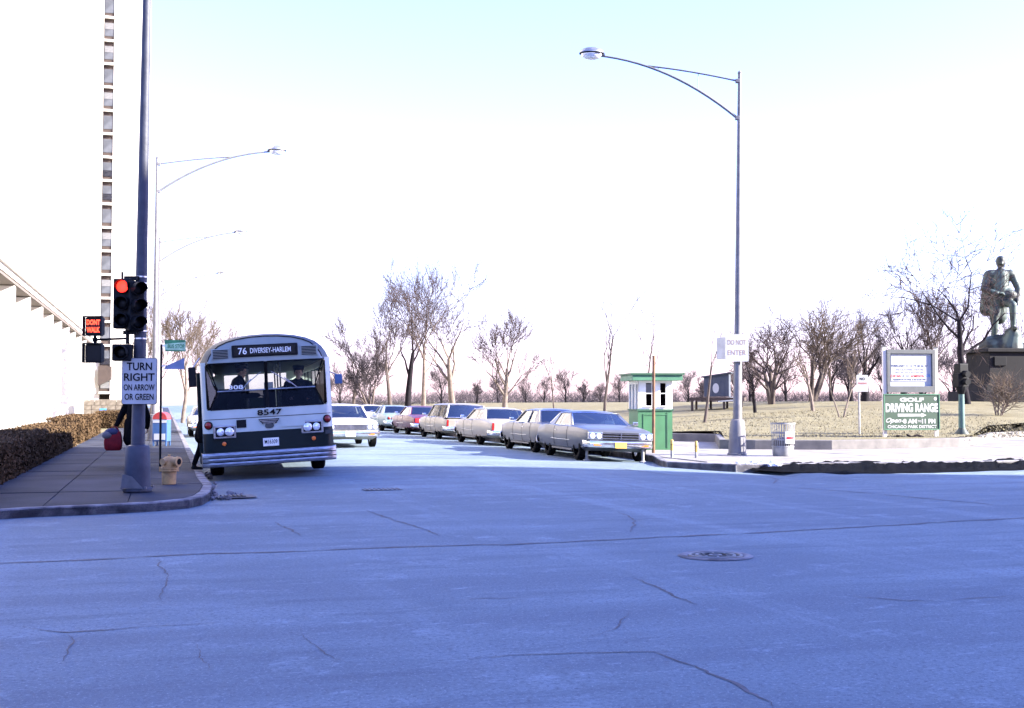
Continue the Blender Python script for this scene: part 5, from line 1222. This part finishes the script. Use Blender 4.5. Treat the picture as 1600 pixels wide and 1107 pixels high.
def seg_mesh(segs, name, m_, ns):
    vs, fs = [], []
    for p, q, a, b, _ in segs:
        d = (q-p).normalized(); e = d.orthogonal().normalized(); f = d.cross(e); n0 = len(vs); q = q+d*b*.3
        for c, r in ((p, a), (q, b)):
            for k in range(ns): x = 6.28318*k/ns; v = c+(e*math.cos(x)+f*math.sin(x))*r; vs.append((v.x, v.y, v.z))
        fs += [(n0+k, n0+(k+1)%ns, n0+ns+(k+1)%ns, n0+ns+k) for k in range(ns)]
    me = bpy.data.meshes.new(name); me.from_pydata(vs, [], fs); me.shade_smooth(); me.materials.append(M[m_]); return me
tree_cache = {}
def tree(label, px, Y, top, m_='bark', tw='twig', seed=1, base_z=None, base_px=None, group='bare winter trees in the park', name='bare_tree', cat='tree', key=None, **k):
    p = atY(px, 626, Y); z = zlawn(p.x, p.y)-.03 if base_z is None else base_z; H = EYE+(HORIZ-top)/FPX*Y-z
    t = thing(name, label, cat, (p.x, p.y, z), 0, group)
    if key and key in tree_cache:
        a, b, h0 = tree_cache[key]; sc = H/h0; t.scale = (sc*(1 if seed % 2 else -1), sc, sc); t.rotation_euler = (0, 0, seed*1.7)
    else:
        rnd = random.Random(seed); sg = tree_segs(rnd, H, k.pop('r', H*.018), **k); dp = k.get('depth', 3)
        a = seg_mesh([s_ for s_ in sg if s_[4] < 2], 'trunk', m_, 8); b = seg_mesh([s_ for s_ in sg if s_[4] >= 2], 'crown', tw, 3)
        if key: tree_cache[key] = (a, b, H)
    link('trunk', a, None, t); link('crown', b, None, t); return t
# cluster beyond the parked cars
tree('slender forked bare tree nearest the bus, left end of the cluster', 552, 101, 472, 'bark', 'twig', 3, fork=.3, limbs=4, spread=.62, r=.16)
tree('low leaning double-stemmed bare tree in the cluster', 580, 98, 520, 'bark', 'twig_mauve', 8, fork=.2, limbs=5, spread=.7, stems=3, r=.18)
tree('tall thin bare tree left of the dark trunk', 611, 97, 402, 'bark', 'twig', 12, fork=.4, limbs=5, spread=.58, r=.19)
tree('bare tree with a dark leaning trunk in the cluster', 636, 99, 390, 'bark_dark', 'twig_mauve', 15, fork=.4, limbs=6, spread=.62, lean=(.07,0), r=.30)
tree('tall pale-barked bare tree in the middle of the cluster', 661, 94, 384, 'bark_pale', 'twig', 21, fork=.45, limbs=6, spread=.60, r=.20)
tree('thick pale-trunked bare tree forking high, right of the cluster', 708, 91, 392, 'bark_pale', 'twig', 33, fork=.5, limbs=7, spread=.70, r=.27)
tree('lone forked bare tree above the cream hardtop', 789, 86, 470, 'bark_pale', 'twig', 41, fork=.3, limbs=4, spread=.6, r=.21)
tree('thin bare sapling left of the booth behind the silver car', 866, 74, 520, 'bark', 'twig', 44, fork=.4, limbs=3, spread=.4, r=.055, twigs=3, depth=2, group='saplings on the lawn')
tree('tall whip-thin bare sapling behind the grey hardtop', 944, 66, 400, 'bark', 'twig', 51, fork=.35, limbs=3, spread=.38, lean=(.06,0), r=.085, twigs=3, depth=2, group='saplings on the lawn')
tree('slender bare sapling rising behind the booth roof', 1004, 64, 430, 'bark', 'twig', 55, fork=.35, limbs=3, spread=.4, r=.06, twigs=3, depth=2, group='saplings on the lawn')
tree('thin leaning sapling left of the tall lamp post', 1100, 50, 470, 'bark', 'twig', 61, fork=.6, limbs=2, spread=.35, lean=(.2,0), r=.07, twigs=2, depth=2, group='saplings on the lawn', gnarl=.08)
# right-hand park
tree('small crooked bare tree just right of the lamp post', 1180, 57, 530, 'bark_dark', 'twig', 64, fork=.1, limbs=4, spread=.7, r=.09, depth=2, twigs=5)
tree('broad many-stemmed bare tree on the crest of the lawn', 1206, 69, 470, 'bark', 'twig', 71, fork=.3, limbs=4, spread=.68, stems=3, r=.24, twigs=2, up=.05)
tree('tall spreading bare tree at the middle of the crest', 1268, 72, 440, 'bark', 'twig_tan', 78, fork=.3, limbs=4, spread=.66, stems=3, lean=(.1,0), r=.26, twigs=2, up=.05)
tree('young tan bare tree standing before the big crest trees', 1270, 56, 515, 'bark_pale', 'twig_tan', 83, fork=.25, limbs=4, spread=.45, r=.09, depth=2, twigs=5)
tree('multi-stemmed pale bare shrub left of the small sign', 1315, 50, 522, 'bark_pale', 'twig_tan', 88, fork=.4, limbs=3, spread=.4, stems=3, r=.05, depth=2, twigs=4)
tree('dark dense bare tree left of the notice board', 1352, 92, 462, 'bark_dark', 'twig_mauve', 91, fork=.25, limbs=7, spread=.65, r=.34, twigs=3)
tree('dark bare tree directly behind the notice board', 1412, 88, 448, 'bark_dark', 'twig_mauve', 95, fork=.3, limbs=6, spread=.6, r=.28, twigs=3)
tree('pale upright bare tree right of the notice board', 1462, 72, 440, 'bark_pale', 'twig', 99, fork=.3, limbs=5, spread=.45, r=.17)
tree('large gnarled dark bare tree beside the statue', 1511, 60, 318, 'bark_dark', 'twig', 131, fork=.45, limbs=6, spread=.85, lean=(-.04,0), r=.22, gnarl=.26, up=.05, twigs=3)
tree('dark bare tree behind the statue plinth', 1566, 96, 470, 'bark_dark', 'twig_mauve', 107, fork=.25, limbs=7, spread=.6, r=.3, twigs=3)
tree('pale spreading bush in front of the statue plinth', 1560, 52, 570, 'bark_pale', 'twig_tan', 111, fork=.1, limbs=5, spread=.9, stems=5, r=.05, depth=2, twigs=5, group='bare bushes on the lawn', name='bare_bush', cat='bush')
# down the left pavement
tree('pale bare tree beside the left lamps above the mailbox', 286, 84, 440, 'bark_pale', 'twig_tan', 121, base_z=.1, fork=.3, limbs=6, spread=.5, r=.16, group='bare street trees on the left')
tree('pale tall bare tree between the signal mast and the near lamp', 236, 92, 430, 'bark_pale', 'twig_tan', 124, base_z=.1, fork=.35, limbs=5, spread=.35, r=.16, group='bare street trees on the left')
tree('distant bare tree at the end of the left pavement', 318, 125, 480, 'bark_pale', 'twig_tan', 127, base_z=.1, fork=.3, limbs=6, spread=.5, r=.2, group='bare street trees on the left')
# far tree line
far = [(500,150,575),(532,140,560),(690,150,566),(745,140,585),(778,165,575),(822,135,588),(850,150,578),(884,140,572),(912,155,585),(938,138,590),(968,150,580),(1036,150,590),(1075,135,575),(1098,160,580),(1150,130,560),(1172,150,540),(1228,120,540),(1300,130,505),(1330,150,520),(1385,140,510),(1440,130,520),(1490,150,515),(1535,135,505),(1590,150,510),(1625,120,500)]
wh = ['left of the bus roof line','just right of the bus','behind the tree cluster','right of the thick pale trunk','between cluster and lone tree','above the wagon roof','above the cream hardtop','above the silver sedan','left of the whip-thin sapling','right of the whip-thin sapling','left of the booth','right of the booth','left of the blue hut','behind the blue hut','behind the lamp post sign','right of the lamp post sign','behind the many-stemmed tree','right of the crest trees','left of the dark dense tree','behind the notice board left edge','behind the notice board right edge','left of the statue','behind the statue tree','behind the statue','beyond the right edge']
for i, ((px, Y, top), q) in enumerate(zip(far, wh)):
    tree('hazy far bare tree '+q, px, Y, top, 'bark_dark', 'twig_mauve', 200+i, group='far bare tree line', key='far%d' % (i % 5), fork=.12, limbs=6, spread=.7, r=.16, twigs=3, depth=4)
rnd = random.Random(9); segs = []
for i in range(1900):
    px = rnd.uniform(440, 1750); Y = rnd.uniform(150, 185); p = atY(px, 626, Y); z = zlawn(p.x, p.y)-.2
    for _ in range(3):
        h = rnd.uniform(.7, 3.0)*(0.7+.5*mnoise.noise((px*.012, 3, 0))); q = Vector((p.x+rnd.gauss(0, 1.0), p.y, z+h)); b = Vector((p.x+rnd.gauss(0, .5), p.y, z))
        segs.append((b, q, .024, .009, 3)); m_ = b.lerp(q, .5); segs.append((m_, m_+Vector((rnd.gauss(0, .8), rnd.gauss(0, .4), rnd.uniform(.3, 1.3))), .015, .008, 3))
o = link('thicket', seg_mesh(segs, 'thicket', 'twig_mauve', 3)); tag(o, 'low mauve thicket along the far edge of the park', 'thicket', kind='stuff')

# ================================================================ STATUE (plain generic bronze figure)
p = atY(1564, 617, 68); gz = zlawn(p.x, p.y); k = FPX/68.0
t = thing('statue_plinth', 'dark stepped granite plinth under the bronze statue', 'plinth', (p.x, p.y, gz-.05), R(6)); pz = lambda y: EYE+(626-y)/k-gz+.05
MB().box((0,0,pz(612)/2), (4.2,4.2,pz(612))).build('step', 'plinth', t, bevel=.02); MB().box((0,0,(pz(612)+pz(602))/2), (3.5,3.5,pz(602)-pz(612))).build('step', 'plinth', t, bevel=.02)
MB().box((0,0,(pz(602)+pz(552))/2), (2.7,2.7,pz(552)-pz(602))).build('block', 'plinth', t, bevel=.03); MB().box((0,0,(pz(552)+pz(546))/2), (3.0,3.0,pz(546)-pz(552))).build('cornice', 'plinth', t, bevel=.03)
MB().box((-.75,-1.39,pz(566)), (.7,.09,.5)).build('tablet', 'bus_dark', t, bevel=.02)
B = 'bronze'; s3 = 3.0
def sc3(L): return [(Vector(a)*s3, Vector(b)*s3, r0*s3, r1*s3, m_) for a, b, r0, r1, m_ in L]
pr = [((0,0,.95),(0,0,1.15),.15,.16,B), ((0,0,1.12),(.02,0,1.36),.165,.15,B), ((-.17,0,1.40),(.20,0,1.40),.085,.085,B), ((.02,0,1.44),(.03,0,1.52),.06,.055,B), ((.03,0,1.60),(.03,0,1.66),.085,.088,B), ((.02,-.09,1.60),(.02,-.10,1.58),.02,.02,B)]
pr += limb((-.21,0,1.39),(-.30,-.05,1.12),(-.10,-.16,1.02),(.075,.062,.045),B)+limb((.23,0,1.39),(.34,-.02,1.12),(.28,-.10,.90),(.075,.062,.045),B)
pr += [(a, b, c, d, B) for a, b, c, d, _ in hand((-.09,-.165,1.02),(1,-.2,0),(0,0,1))+hand((.28,-.11,.89),(0,-.3,-1),(1,0,0))]
pr += limb((-.08,0,.90),(-.10,-.02,.50),(-.10,.02,.12),(.10,.07,.05),B)+limb((.09,0,.90),(.16,-.24,.80),(.17,-.22,.44),(.10,.075,.05),B)
pr += shoe((-.10,.02,.08),(0,-1,0),B)+shoe((.17,-.22,.42),(0,-1,0),B)
pr += [((.14,-.12,.0),(.18,-.16,.24),.24,.16,B), ((-.12,.05,.0),(.05,.0,.0),.26,.28,B), ((-.14,.10,1.34),(-.20,.13,.75),.11,.13,B), ((.1,.12,1.34),(.02,.16,.62),.13,.16,B), ((-.16,.08,1.30),(.16,-.06,1.0),.12,.12,B)]
o = figure('statue', 'green-brown bronze standing figure with one foot raised on a rock', 'statue', sc3(pr), (p.x, p.y, gz-.05+pz(546)+.02), R(-4), .05, 3)
